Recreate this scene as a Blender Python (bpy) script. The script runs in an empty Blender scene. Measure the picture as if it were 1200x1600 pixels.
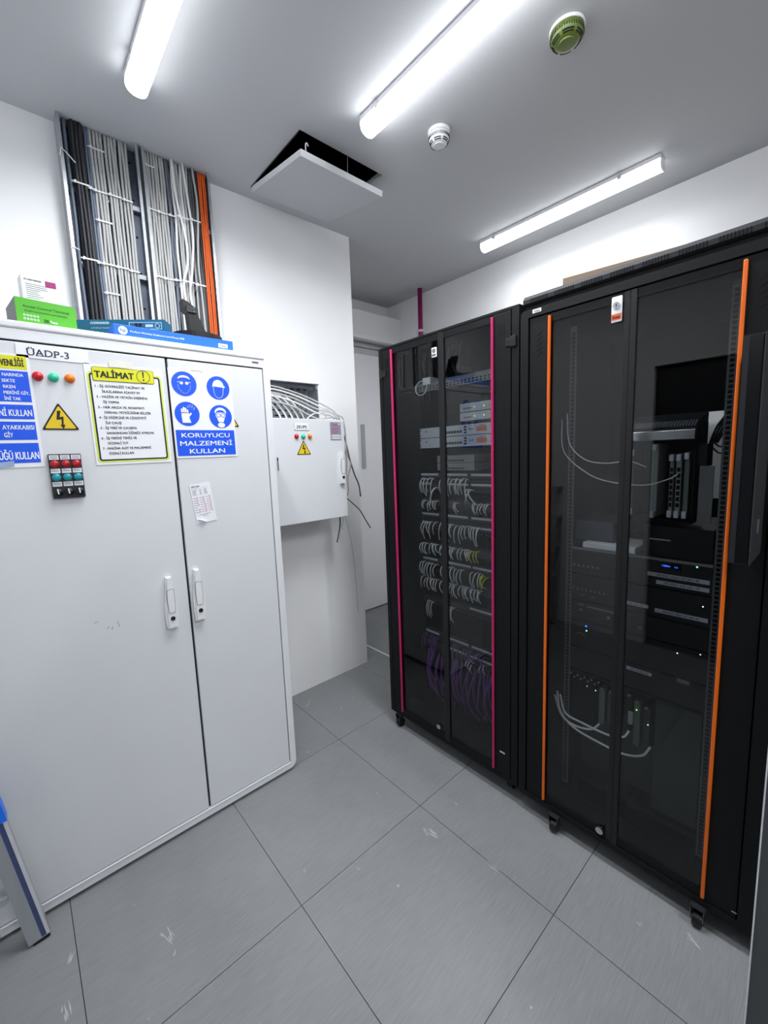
import bpy, bmesh, math, random
from mathutils import Vector, Matrix, Euler

random.seed(7)
SC = bpy.context.scene
COL = SC.collection

# ------------------------------------------------------------------ camera, world, exposure
F_PX, PX, PY = 650.67, 587.93, 794.89
YAW, PITCH, ROLL = 0.854975, -0.127047, -0.039169
EYE = Vector((0.0, 0.0, 1.5328))
fw = Vector((math.cos(YAW) * math.cos(PITCH), math.sin(YAW) * math.cos(PITCH), math.sin(PITCH)))
rt = Vector((math.sin(YAW), -math.cos(YAW), 0.0))
up = rt.cross(fw)
r2 = math.cos(ROLL) * rt + math.sin(ROLL) * up
u2 = -math.sin(ROLL) * rt + math.cos(ROLL) * up
cd = bpy.data.cameras.new('camera')
cam = bpy.data.objects.new('camera', cd)
COL.objects.link(cam)
m3 = Matrix((r2, u2, -fw)).transposed()
cam.matrix_world = Matrix.Translation(EYE) @ m3.to_4x4()
cd.sensor_fit = 'VERTICAL'
cd.sensor_height = 36.0
cd.lens = F_PX / 1600.0 * 36.0
cd.shift_x = (600.0 - PX) / 1600.0
cd.shift_y = (PY - 800.0) / 1600.0
cd.clip_start = 0.02
SC.camera = cam

w = bpy.data.worlds.new('world')
SC.world = w
w.use_nodes = True
w.node_tree.nodes['Background'].inputs[0].default_value = (0.02, 0.021, 0.023, 1)
w.node_tree.nodes['Background'].inputs[1].default_value = 0.2

SC.view_settings.view_transform = 'Standard'
SC.view_settings.look = 'None'
SC.view_settings.gamma = 1.0
SC.view_settings.use_curve_mapping = False
SC.view_settings.exposure = 0.0
LAMP_STRENGTH = 15.0          # glow of the diffuser itself
LAMP_WATTS = 19.5            # downward light of each tube lamp
LAMP_SPREAD = 164.0
LAMP_TINT = (0.95, 0.975, 1.0)
SC.cycles.use_denoising = True
SC.cycles.max_bounces = 12
SC.cycles.diffuse_bounces = 6
SC.cycles.transparent_max_bounces = 24
SC.cycles.sample_clamp_indirect = 6.0

# ------------------------------------------------------------------ materials
def lin(c):
    return tuple((v / 255.0 / 12.92) if v <= 10 else (((v / 255.0) + 0.055) / 1.055) ** 2.4 for v in c)

MATS = {}
def mat(name, rgb, rough=0.5, metal=0.0, var=0.06, scale=12.0, bump=0.0, bscale=200.0, spec=0.5, stretch=None):
    if name in MATS:
        return MATS[name]
    m = bpy.data.materials.new(name)
    m.use_nodes = True
    nt = m.node_tree
    b = nt.nodes['Principled BSDF']
    b.inputs['Roughness'].default_value = rough
    b.inputs['Metallic'].default_value = metal
    b.inputs['Specular IOR Level'].default_value = spec
    tc = nt.nodes.new('ShaderNodeTexCoord')
    nz = nt.nodes.new('ShaderNodeTexNoise')
    nz.inputs['Scale'].default_value = scale
    nz.inputs['Detail'].default_value = 4.0
    src = tc.outputs['Object']
    if stretch:
        mp = nt.nodes.new('ShaderNodeMapping')
        mp.inputs['Scale'].default_value = stretch[0]
        mp.inputs['Rotation'].default_value = stretch[1]
        nt.links.new(src, mp.inputs['Vector'])
        src = mp.outputs['Vector']
    nt.links.new(src, nz.inputs['Vector'])
    rp = nt.nodes.new('ShaderNodeValToRGB')
    c = lin(rgb)
    rp.color_ramp.elements[0].position = 0.3
    rp.color_ramp.elements[1].position = 0.7
    rp.color_ramp.elements[0].color = tuple(v * (1 - var) for v in c) + (1,)
    rp.color_ramp.elements[1].color = tuple(min(1, v * (1 + var)) for v in c) + (1,)
    nt.links.new(nz.outputs['Fac'], rp.inputs['Fac'])
    nt.links.new(rp.outputs['Color'], b.inputs['Base Color'])
    if bump > 0:
        n2 = nt.nodes.new('ShaderNodeTexNoise')
        n2.inputs['Scale'].default_value = bscale
        n2.inputs['Detail'].default_value = 3.0
        nt.links.new(tc.outputs['Object'], n2.inputs['Vector'])
        bp = nt.nodes.new('ShaderNodeBump')
        bp.inputs['Strength'].default_value = bump
        bp.inputs['Distance'].default_value = 0.002
        nt.links.new(n2.outputs['Fac'], bp.inputs['Height'])
        nt.links.new(bp.outputs['Normal'], b.inputs['Normal'])
    MATS[name] = m
    return m

def emis(name, rgb, strength):
    if name in MATS:
        return MATS[name]
    m = bpy.data.materials.new(name)
    m.use_nodes = True
    b = m.node_tree.nodes['Principled BSDF']
    b.inputs['Base Color'].default_value = tuple(rgb) + (1,)
    b.inputs['Emission Color'].default_value = tuple(rgb) + (1,)
    b.inputs['Emission Strength'].default_value = strength
    b.inputs['Roughness'].default_value = 0.4
    MATS[name] = m
    return m

def glass(name, tint, rough=0.0):
    m = bpy.data.materials.new(name)
    m.use_nodes = True
    nt = m.node_tree
    nt.nodes.remove(nt.nodes['Principled BSDF'])
    out = nt.nodes['Material Output']
    tr = nt.nodes.new('ShaderNodeBsdfTransparent')
    tr.inputs[0].default_value = tuple(tint) + (1,)
    gl = nt.nodes.new('ShaderNodeBsdfGlossy')
    gl.inputs['Roughness'].default_value = rough
    geo = nt.nodes.new('ShaderNodeNewGeometry')
    mr = nt.nodes.new('ShaderNodeMapRange')
    mr.inputs['To Min'].default_value = 1.43
    mr.inputs['To Max'].default_value = 1.0 / 1.43
    nt.links.new(geo.outputs['Backfacing'], mr.inputs['Value'])
    fr = nt.nodes.new('ShaderNodeFresnel')
    nt.links.new(mr.outputs['Result'], fr.inputs['IOR'])
    mx = nt.nodes.new('ShaderNodeMixShader')
    nt.links.new(fr.outputs['Fac'], mx.inputs['Fac'])
    nt.links.new(tr.outputs[0], mx.inputs[1])
    nt.links.new(gl.outputs[0], mx.inputs[2])
    nt.links.new(mx.outputs[0], out.inputs['Surface'])
    MATS[name] = m
    return m

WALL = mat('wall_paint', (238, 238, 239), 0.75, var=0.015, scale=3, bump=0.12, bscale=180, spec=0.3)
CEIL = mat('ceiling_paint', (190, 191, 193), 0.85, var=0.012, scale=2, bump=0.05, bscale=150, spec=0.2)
CABW = mat('cabinet_grey_enamel', (214, 216, 220), 0.42, var=0.012, scale=6, bump=0.22, bscale=700, spec=0.4)
CABEDGE = mat('cabinet_trim_enamel', (222, 224, 228), 0.35, var=0.01, scale=6, spec=0.5)
GASK = mat('rubber_gasket', (28, 27, 28), 0.8)
RACK = mat('rack_black_powder', (15, 16, 18), 0.5, var=0.06, scale=8, bump=0.15, bscale=600, spec=0.2)
RACKIN = mat('rack_inner_black', (17, 18, 20), 0.6, var=0.06, scale=8, spec=0.15)
BLK = mat('black_plastic', (20, 20, 22), 0.4, spec=0.4)
MATTBLK = mat('matt_black', (12, 12, 13), 0.8, spec=0.2)
GALV = mat('galvanised_steel', (172, 176, 182), 0.38, metal=0.75, var=0.12, scale=30)
GALVD = mat('dull_galvanised_steel', (120, 126, 136), 0.5, metal=0.6, var=0.15, scale=25)
CHROME = mat('chrome', (205, 207, 210), 0.18, metal=1.0)
ALU = mat('brushed_aluminium', (190, 194, 200), 0.35, metal=0.7, var=0.08, scale=20, stretch=((1, 1, .05), (0, 0, 0)))
WHT = mat('white_plastic', (226, 227, 229), 0.4, var=0.01)
PAPER = mat('white_paper', (232, 233, 238), 0.6, var=0.01)
PINK = mat('magenta_strip', (186, 28, 96), 0.35)
ORANGE = mat('orange_strip', (224, 102, 14), 0.35)
BLUE = mat('sign_blue', (4, 84, 226), 0.5, var=0.02)
YEL = mat('sign_yellow', (214, 214, 20), 0.5, var=0.02)
WARN = mat('warning_yellow', (222, 190, 20), 0.5, var=0.02)
LIME = mat('lime_edge', (206, 222, 90), 0.5)
INK = mat('black_ink', (16, 16, 20), 0.6)
INKG = mat('grey_ink', (90, 92, 98), 0.6)
INKP = mat('purple_ink', (190, 40, 110), 0.6)
WINK = mat('white_ink', (236, 238, 242), 0.6)
NAVY = mat('navy_ink', (22, 26, 58), 0.6)
CABLEG = mat('grey_cable_sheath', (178, 178, 177), 0.5, var=0.05, scale=10)
CABLEW = mat('white_cable_sheath', (224, 225, 226), 0.45, var=0.03, scale=10)
CABLEB = mat('black_cable_sheath', (34, 36, 42), 0.5, var=0.1, scale=10)
CABLEN = mat('blue_grey_cable_sheath', (104, 114, 132), 0.5, var=0.08, scale=10)
CABLED = mat('dark_grey_cable_sheath', (88, 90, 94), 0.5, var=0.08)
CABLEO = mat('orange_cable_sheath', (226, 98, 30), 0.5, var=0.06)
CORDW = mat('pale_patch_cord', (214, 218, 218), 0.45, var=0.04)
CORDY = mat('yellow_patch_cord', (206, 208, 50), 0.45, var=0.05)
CORDP = mat('purple_patch_cord', (112, 58, 140), 0.5, var=0.05)
TIE = mat('white_nylon', (226, 226, 224), 0.45)
RED = mat('red_lens', (196, 16, 40), 0.2, spec=0.6)
TEALL = mat('green_lens', (40, 200, 160), 0.2, spec=0.6)
AMB = mat('amber_lens', (235, 120, 16), 0.2, spec=0.6)
TEALB = mat('teal_button', (20, 140, 150), 0.3)
SILV = mat('silver_front', (206, 210, 218), 0.4, metal=0.15, var=0.02)
GREYD = mat('grey_device', (118, 121, 122), 0.5, var=0.04)
DPAN = mat('dark_grey_green_panel', (58, 66, 64), 0.55, var=0.06)
BOARD = mat('circuit_card', (96, 108, 104), 0.55, var=0.1, scale=40)
GREENC = mat('green_carton', (74, 168, 28), 0.5, var=0.03)
CARDG = mat('grey_carton_side', (120, 122, 124), 0.7)
BLUEC = mat('blue_carton', (14, 104, 226), 0.45, var=0.02)
TEALC = mat('teal_carton', (18, 98, 124), 0.5, var=0.03)
BROWN = mat('brown_cardboard', (104, 88, 72), 0.8, var=0.05)
MAROON = mat('magenta_pipe_paint', (130, 14, 84), 0.35)
DETG = mat('green_tinted_cover', (98, 116, 46), 0.35, var=0.08, scale=30)
DOORG = mat('dark_grey_door', (64, 67, 70), 0.55, var=0.03)
DOORE = mat('light_door_edge', (205, 208, 212), 0.5)
TEALP = mat('teal_plastic', (24, 130, 160), 0.4)
BLUEP = mat('blue_plastic', (20, 110, 235), 0.35)
ORTXT = mat('display_orange', (214, 120, 60), 0.5)
LABEL = mat('grey_label_tape', (188, 194, 204), 0.55)
LAMP = emis('lamp_diffuser', LAMP_TINT, LAMP_STRENGTH)
LEDB = emis('led_blue', (0.05, 0.15, 1.0), 3.0)
LEDG = emis('led_green', (0.3, 1.0, 0.65), 3.0)
LEDW = emis('led_white', (0.8, 0.9, 1.0), 2.0)
GLASS = glass('rack_glass', (0.77, 0.785, 0.79))

def floor_material():
    m = bpy.data.materials.new('grey_floor_tile')
    m.use_nodes = True
    nt = m.node_tree
    b = nt.nodes['Principled BSDF']
    b.inputs['Roughness'].default_value = 0.5
    b.inputs['Specular IOR Level'].default_value = 0.35
    tc = nt.nodes.new('ShaderNodeTexCoord')
    mp = nt.nodes.new('ShaderNodeMapping')
    mp.inputs['Rotation'].default_value = (0, 0, math.radians(-48))
    mp.inputs['Scale'].default_value = (6, 110, 1)
    nt.links.new(tc.outputs['Object'], mp.inputs['Vector'])
    n1 = nt.nodes.new('ShaderNodeTexNoise')
    n1.inputs['Scale'].default_value = 2.2
    n1.inputs['Detail'].default_value = 5
    nt.links.new(mp.outputs['Vector'], n1.inputs['Vector'])
    n2 = nt.nodes.new('ShaderNodeTexNoise')
    n2.inputs['Scale'].default_value = 2.3
    n2.inputs['Detail'].default_value = 5
    nt.links.new(tc.outputs['Object'], n2.inputs['Vector'])
    n3 = nt.nodes.new('ShaderNodeTexNoise')
    n3.inputs['Scale'].default_value = 55
    n3.inputs['Detail'].default_value = 1.0
    nt.links.new(tc.outputs['Object'], n3.inputs['Vector'])
    mix = nt.nodes.new('ShaderNodeMix'); mix.data_type = 'FLOAT'
    mix.inputs[0].default_value = 0.5
    nt.links.new(n1.outputs['Fac'], mix.inputs[2])
    nt.links.new(n2.outputs['Fac'], mix.inputs[3])
    rp = nt.nodes.new('ShaderNodeValToRGB')
    rp.color_ramp.elements[0].position = 0.3
    rp.color_ramp.elements[1].position = 0.72
    rp.color_ramp.elements[0].color = lin((118, 120, 122)) + (1,)
    rp.color_ramp.elements[1].color = lin((139, 141, 143)) + (1,)
    nt.links.new(mix.outputs[0], rp.inputs['Fac'])
    sp = nt.nodes.new('ShaderNodeValToRGB')
    sp.color_ramp.elements[0].position = 0.79
    sp.color_ramp.elements[1].position = 0.84
    sp.color_ramp.elements[0].color = (0, 0, 0, 1)
    sp.color_ramp.elements[1].color = (1, 1, 1, 1)
    nt.links.new(n3.outputs['Fac'], sp.inputs['Fac'])
    mc = nt.nodes.new('ShaderNodeMix'); mc.data_type = 'RGBA'
    nt.links.new(sp.outputs['Color'], mc.inputs[0])
    nt.links.new(rp.outputs['Color'], mc.inputs[6])
    mc.inputs[7].default_value = lin((168, 171, 174)) + (1,)
    nt.links.new(mc.outputs[2], b.inputs['Base Color'])
    bp = nt.nodes.new('ShaderNodeBump')
    bp.inputs['Strength'].default_value = 0.12
    bp.inputs['Distance'].default_value = 0.001
    nt.links.new(n1.outputs['Fac'], bp.inputs['Height'])
    nt.links.new(bp.outputs['Normal'], b.inputs['Normal'])
    return m
FLOOR = floor_material()

# ------------------------------------------------------------------ mesh builder
FACES = {'front': (Vector((1, 0, 0)), Vector((0, 0, 1))),      # seen from -Y
         'rack': (Vector((0, -1, 0)), Vector((0, 0, 1))),       # seen from -X
         'flat': (Vector((1, 0, 0)), Vector((0, 1, 0)))}        # seen from above

class MB:
    def __init__(self):
        self.bm = bmesh.new()
        self.mi = 0
    def _faces(self, vs, faces):
        vv = [self.bm.verts.new(v) for v in vs]
        for f in faces:
            try:
                nf = self.bm.faces.new([vv[i] for i in f])
                nf.material_index = self.mi
            except ValueError:
                pass
        return vv
    def mat(self, i):
        self.mi = i
        return self
    def box(self, x0, x1, y0, y1, z0, z1, bev=0.0, seg=2):
        x0, x1 = min(x0, x1), max(x0, x1); y0, y1 = min(y0, y1), max(y0, y1); z0, z1 = min(z0, z1), max(z0, z1)
        vs = [(x, y, z) for x in (x0, x1) for y in (y0, y1) for z in (z0, z1)]
        vv = self._faces(vs, [(0, 1, 3, 2), (4, 6, 7, 5), (0, 4, 5, 1), (2, 3, 7, 6), (0, 2, 6, 4), (1, 5, 7, 3)])
        if bev > 0:
            es = list({e for v in vv for e in v.link_edges})
            bmesh.ops.bevel(self.bm, geom=es, offset=bev, segments=seg, affect='EDGES', profile=0.5, material=-1)
        return self
    def obox(self, c, ax, ay, az, hx, hy, hz):
        """oriented box from centre, axes and half sizes"""
        c = Vector(c); ax, ay, az = Vector(ax).normalized(), Vector(ay).normalized(), Vector(az).normalized()
        vs = [c + ax * sx * hx + ay * sy * hy + az * sz * hz for sx in (-1, 1) for sy in (-1, 1) for sz in (-1, 1)]
        self._faces(vs, [(0, 1, 3, 2), (4, 6, 7, 5), (0, 4, 5, 1), (2, 3, 7, 6), (0, 2, 6, 4), (1, 5, 7, 3)])
        return self
    def prism(self, pts, d):
        """closed polygon of 3D points swept along the vector d"""
        pts = [Vector(p) for p in pts]; d = Vector(d); n = len(pts)
        vv = self._faces(pts + [p + d for p in pts],
                         [tuple(range(n)), tuple(range(2 * n - 1, n - 1, -1))] +
                         [(i, (i + 1) % n, n + (i + 1) % n, n + i) for i in range(n)])
        return self
    def ring(self, outer, inner, d):
        n = len(outer); d = Vector(d)
        vs = [Vector(p) for p in outer] + [Vector(p) for p in inner]
        vs += [p + d for p in vs]
        fs = []
        for i in range(n):
            j = (i + 1) % n
            fs += [(i, j, n + j, n + i), (2 * n + j, 2 * n + i, 3 * n + i, 3 * n + j),
                   (i, 2 * n + i, 2 * n + j, j), (n + i, n + j, 3 * n + j, 3 * n + i)]
        self._faces(vs, fs)
        return self
    def tube(self, pts, r, n=8, smooth=True, caps=True):
        P = [Vector(p) for p in pts]
        rings = []
        t = (P[1] - P[0]).normalized()
        a = t.orthogonal().normalized()
        for i, p in enumerate(P):
            if i == 0: t2 = (P[1] - P[0])
            elif i == len(P) - 1: t2 = (P[-1] - P[-2])
            else: t2 = (P[i + 1] - P[i - 1])
            t2 = t2.normalized()
            a = (a - t2 * a.dot(t2))
            a = a.normalized() if a.length > 1e-6 else t2.orthogonal().normalized()
            b = t2.cross(a)
            rings.append([p + (a * math.cos(2 * math.pi * k / n) + b * math.sin(2 * math.pi * k / n)) * r for k in range(n)])
        vs = [v for rg in rings for v in rg]
        fs = []
        for i in range(len(P) - 1):
            for k in range(n):
                fs.append((i * n + k, i * n + (k + 1) % n, (i + 1) * n + (k + 1) % n, (i + 1) * n + k))
        if caps:
            fs += [tuple(range(n - 1, -1, -1)), tuple((len(P) - 1) * n + k for k in range(n))]
        self._faces(vs, fs)
        return self
    def cyl(self, c, axis, r, h, n=24, r2=None):
        """cylinder from base centre c along axis"""
        c = Vector(c); ax = Vector(axis).normalized(); a = ax.orthogonal().normalized(); b = ax.cross(a)
        r2 = r if r2 is None else r2
        vs = [c + (a * math.cos(2 * math.pi * k / n) + b * math.sin(2 * math.pi * k / n)) * r for k in range(n)]
        vs += [c + ax * h + (a * math.cos(2 * math.pi * k / n) + b * math.sin(2 * math.pi * k / n)) * r2 for k in range(n)]
        self._faces(vs, [tuple(range(n - 1, -1, -1)), tuple(range(n, 2 * n))] +
                    [(k, (k + 1) % n, n + (k + 1) % n, n + k) for k in range(n)])
        return self
    def lathe(self, c, axis, prof, n=32):
        """profile [(radius, height)] turned about axis from c"""
        c = Vector(c); ax = Vector(axis).normalized(); a = ax.orthogonal().normalized(); b = ax.cross(a)
        vs, fs = [], []
        for r, h in prof:
            for k in range(n):
                vs.append(c + ax * h + (a * math.cos(2 * math.pi * k / n) + b * math.sin(2 * math.pi * k / n)) * max(r, 1e-4))
        for i in range(len(prof) - 1):
            for k in range(n):
                fs.append((i * n + k, i * n + (k + 1) % n, (i + 1) * n + (k + 1) % n, (i + 1) * n + k))
        fs += [tuple(range(n - 1, -1, -1)), tuple((len(prof) - 1) * n + k for k in range(n))]
        self._faces(vs, fs)
        return self
    def plate(self, face, o, pts, t=0.0006):
        """2D outline pts (u,v) on a face at origin o, raised t along the normal"""
        R, U = FACES[face] if isinstance(face, str) else face
        N = R.cross(U); o = Vector(o)
        self.prism([o + R * u + U * v for u, v in pts], N * t)
        return self
    def rect(self, face, o, u0, u1, v0, v1, t=0.0006):
        return self.plate(face, o, [(u0, v0), (u1, v0), (u1, v1), (u0, v1)], t)
    def disc(self, face, o, u, v, r, t=0.0006, n=32, ry=None):
        ry = ry or r
        return self.plate(face, o, [(u + r * math.cos(2 * math.pi * k / n), v + ry * math.sin(2 * math.pi * k / n)) for k in range(n)], t)
    def annulus(self, face, o, u, v, ro, ri, t=0.0006, n=32, rot=0):
        R, U = FACES[face] if isinstance(face, str) else face
        N = R.cross(U); o = Vector(o)
        f = lambda r: [o + R * (u + r * math.cos(2 * math.pi * k / n)) + U * (v + r * math.sin(2 * math.pi * k / n)) for k in range(n)]
        return self.ring(f(ro), f(ri), N * t)
    def stroke(self, face, o, pts, wd, t=0.0006):
        """polyline of width wd drawn on a face"""
        for (a, b) in zip(pts[:-1], pts[1:]):
            dx, dy = b[0] - a[0], b[1] - a[1]
            L = math.hypot(dx, dy) or 1e-6
            nx, ny = -dy / L * wd / 2, dx / L * wd / 2
            ex, ey = dx / L * wd * 0.3, dy / L * wd * 0.3
            self.plate(face, o, [(a[0] - ex + nx, a[1] - ey + ny), (a[0] - ex - nx, a[1] - ey - ny),
                                 (b[0] + ex - nx, b[1] + ey - ny), (b[0] + ex + nx, b[1] + ey + ny)], t)
        return self
    def text(self, s, face, o, u, v, h, align='LEFT', width=None, bold=0.0, t=0.0005):
        """lettering of cap height h with baseline start (u, v) on a face; width squeezes it to fit"""
        R, U = FACES[face] if isinstance(face, str) else face
        N = R.cross(U); o = Vector(o)
        cu = bpy.data.curves.new('txt', 'FONT')
        cu.body = s
        cu.size = h / 0.73
        cu.extrude = t / 2
        cu.resolution_u = 3
        ob = bpy.data.objects.new('txt', cu)
        me = bpy.data.meshes.new_from_object(ob)
        if not me.vertices:
            return self
        xs = [p.co.x for p in me.vertices]
        x0, x1 = min(xs), max(xs)
        k = (width / (x1 - x0)) if width else 1.0
        W = (x1 - x0) * k
        off = u - x0 * k if align == 'LEFT' else (u - W / 2 - x0 * k if align == 'CENTER' else u - W - x0 * k)
        e = bold * h
        shifts = [(0, 0)] if e <= 0 else [(-e, -e * .6), (e, -e * .6), (-e, e * .6), (e, e * .6)]
        for q, (du, dv) in enumerate(shifts):      # heavier strokes: the outline repeated side by side
            vv = [self.bm.verts.new(o + R * (off + p.co.x * k + du) + U * (v + p.co.y + dv) + N * (p.co.z + t / 2 + q * 2e-5)) for p in me.vertices]
            for p in me.polygons:
                try:
                    f = self.bm.faces.new([vv[i] for i in p.vertices])
                    f.material_index = self.mi
                except ValueError:
                    pass
        bpy.data.objects.remove(ob)
        bpy.data.meshes.remove(me)
        bpy.data.curves.remove(cu)
        return self
    def build(self, name, mats, parent=None, smooth=False, local=False, origin=None):
        bmesh.ops.recalc_face_normals(self.bm, faces=self.bm.faces)
        off = Vector((0, 0, 0))
        if parent is not None and not local:
            p = parent
            while p is not None:
                off += p.location
                p = p.parent
        elif origin is not None:
            off = Vector(origin)
        if off.length > 0:
            bmesh.ops.translate(self.bm, verts=self.bm.verts, vec=-off)
        me = bpy.data.meshes.new(name)
        self.bm.to_mesh(me)
        self.bm.free()
        for m in (mats if isinstance(mats, (list, tuple)) else [mats]):
            me.materials.append(m)
        if smooth:
            for p in me.polygons:
                p.use_smooth = len(p.vertices) == 4
        o = bpy.data.objects.new(name, me)
        COL.objects.link(o)
        if parent is not None:
            o.parent = parent
        elif origin is not None:
            o.location = off
        return o

def tag(o, label, cat, group=None, kind=None):
    o['label'] = label
    o['category'] = cat
    if group: o['group'] = group
    if kind: o['kind'] = kind
    return o

def thing(name, label, cat, loc=(0, 0, 0), group=None, rotz=0.0, rot=None):
    o = bpy.data.objects.new(name, None)
    o.empty_display_size = 0.05
    COL.objects.link(o)
    o.location = loc
    o.rotation_euler = rot or (0, 0, rotz)
    return tag(o, label, cat, group)

def struct(o):
    o['kind'] = 'structure'
    return o

def dup(root, loc, label=None, group=None):
    r = root.copy(); COL.objects.link(r); r.location = loc
    if label: r['label'] = label
    if group: r['group'] = group
    for ch in list(root.children):
        c = ch.copy(); COL.objects.link(c); c.parent = r
        for g in list(ch.children):
            d = g.copy(); COL.objects.link(d); d.parent = c
    return r

def smooth_path(pts, k=6):
    P = [Vector(p) for p in pts]
    out = []
    for i in range(len(P) - 1):
        p0 = P[i - 1] if i > 0 else P[i] * 2 - P[i + 1]
        p1, p2 = P[i], P[i + 1]
        p3 = P[i + 2] if i + 2 < len(P) else P[i + 1] * 2 - P[i]
        for j in range(k):
            t = j / k
            out.append(0.5 * ((2 * p1) + (p2 - p0) * t + (2 * p0 - 5 * p1 + 4 * p2 - p3) * t * t + (3 * p1 - p0 - 3 * p2 + p3) * t ** 3))
    out.append(P[-1])
    return out

def rrect(u0, u1, v0, v1, r, n=6, rs=None):
    """rounded rectangle outline, radii (bottom-left, bottom-right, top-right, top-left)"""
    rs = rs or (r, r, r, r)
    out = []
    for (cx, cy, a0, rr) in ((u0, v0, 180, rs[0]), (u1, v0, 270, rs[1]), (u1, v1, 0, rs[2]), (u0, v1, 90, rs[3])):
        sx = 1 if cx == u0 else -1; sy = 1 if cy == v0 else -1
        for k in range(n + 1):
            a = math.radians(a0 + 90 * k / n)
            out.append((cx + sx * rr + rr * math.cos(a), cy + sy * rr + rr * math.sin(a)))
    return out

# ------------------------------------------------------------------ the room
H = 2.968
YW, XP, YD, XB = 2.304, 1.8565, 3.14, 2.98
XL, YN = -0.55, -2.4
f = MB()
f.box(XL - .1, XB + .1, YN - .1, YD + .1, -0.12, -0.004)
f.mat(1)
TX, TY = 0.589, 1.152
for i in range(-2, 5):
    for j in range(-7, 5):
        x0, y0 = TX + (i - 0) * 0.6, TY + j * 0.6
        xa, xb, ya, yb = max(x0 + .0011, XL), min(x0 + .5989, XB), max(y0 + .0011, YN), min(y0 + .5989, YD)
        if xb - xa > .01 and yb - ya > .01:
            f.box(xa, xb, ya, yb, -0.02, 0.0)
# scuffs and paint marks lying on the tiles
f.mat(2)
def scuff(x, y, l, wd, a):
    c, s = math.cos(a), math.sin(a)
    nst = max(2, int(wd / .003))
    for q in range(nst):
        ll = l * random.uniform(.25, .8)
        ou = random.uniform(-.5, .5) * (l - ll)
        ov = (q / (nst - 1) - .5) * wd * random.uniform(.6, 1.2)
        hw = random.uniform(.0006, .0014)
        b0 = random.uniform(-.2, .2)
        pts = []
        for k in range(6):
            t = k / 5
            pts.append(((t - .5) * ll + ou, ov + b0 * ll * t * t + hw * math.sin(math.pi * (.1 + .8 * t))))
        for k in range(5, -1, -1):
            t = k / 5
            pts.append(((t - .5) * ll + ou, ov + b0 * ll * t * t - hw * math.sin(math.pi * (.1 + .8 * t))))
        z = .0002 + q * .00003
        f.prism([(x + u * c - v * s, y + u * s + v * c, 0.0) for u, v in pts], (0, 0, z))
for a in ((1.262, 2.168, .12, .012, .5), (1.18, .782, .075, .010, 1.75), (1.127, 1.03, .07, .02, 1.7), (1.11, 1.05, .05, .014, 1.5),
          (.219, 1.372, .07, .022, 1.75), (.218, 1.31, .03, .01, 1.6), (-.026, 1.525, .05, .012, 1.2), (1.366, 1.973, .02, .012, 0), (1.01, 1.791, .022, .014, .3),
          (-.05, 1.367, .06, .02, 1.5), (.879, .972, .012, .012, 0), (1.476, 2.006, .03, .006, .5), (1.098, 1.33, .012, .008, 0),
          (1.365, .352, .02, .008, 1.), (.814, 1.119, .014, .008, 0), (1.31, 1.05, .02, .006, 1.2), (2.03, 2.43, .03, .02, .4), (1.95, 2.2, .012, .01, 0),
          (1.43, .225, .05, .02, 1.4), (1.22, 2.05, .012, .008, 0), (.66, 1.25, .012, .01, 0), (1.2, 2.23, .05, .006, .2)):
    scuff(*a)
struct(f.build('floor', [mat('floor_joint', (34, 36, 40), .9), FLOOR, mat('scuff_white', (176, 180, 184), .7)]))

# hatch opening in the ceiling
HX0, HX1, HY0, HY1 = 1.13, 1.622, 1.711, 2.20
c = MB()
c.box(XL - .1, HX0, YN - .1, YD + .1, H, H + .03)
c.box(HX1, XB + .1, YN - .1, YD + .1, H, H + .03)
c.box(HX0, HX1, YN - .1, HY0, H, H + .03)
c.box(HX0, HX1, HY1, YD + .1, H, H + .03)
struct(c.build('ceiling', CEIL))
c = MB()
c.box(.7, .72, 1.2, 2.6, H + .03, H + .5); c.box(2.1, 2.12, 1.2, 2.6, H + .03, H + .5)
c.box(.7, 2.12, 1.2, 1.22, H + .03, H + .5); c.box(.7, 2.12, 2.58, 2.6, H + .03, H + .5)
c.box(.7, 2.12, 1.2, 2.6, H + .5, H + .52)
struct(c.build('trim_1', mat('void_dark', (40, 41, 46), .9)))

wl = MB()
# left wall with the cable opening above the small panel
OX0, OX1, OZ0, OZ1 = 0.98, 1.548, 1.66, 2.002
wl.box(XL - .1, OX0, YW, YD + .1, 0, H)
wl.box(OX1, XP, YW, YD + .1, 0, H)
wl.box(OX0, OX1, YW, YD + .1, 0, OZ0)
wl.box(OX0, OX1, YW, YD + .1, OZ1, H)
wl.box(OX0, OX1, YW + .12, YD + .1, OZ0, OZ1)
struct(wl.build('wall_left', WALL))
struct(MB().box(XP, XB + .1, YD, YD + .1, 0, H).build('wall_recess', WALL))
struct(MB().box(XB, XB + .1, YN - .1, YD, 0, H).build('wall_back', WALL))
struct(MB().box(XL - .1, XB, YN - .1, YN, 0, H).build('wall_near', WALL))
# side wall holding a dark doorway (it mirrors in the rack glass)
b = MB()
b.box(XL - .1, XL, YN, -0.02, 0, H); b.box(XL - .1, XL, 0.99, YW, 0, H); b.box(XL - .1, XL, -0.02, 0.99, 2.09, H)
struct(b.build('wall_side', WALL))
d = MB().box(XL - .09, XL - .05, -.01, .98, .004, 2.085).build('door_1', mat('charcoal_door', (30, 32, 36), .5))
struct(d)
MB().cyl((XL - .05, .9, 1.02), (1, 0, 0), .01, .05).box(XL - .015, XL, .78, .91, 1.01, 1.03, .003).build('door_handle', CHROME, d)

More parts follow.
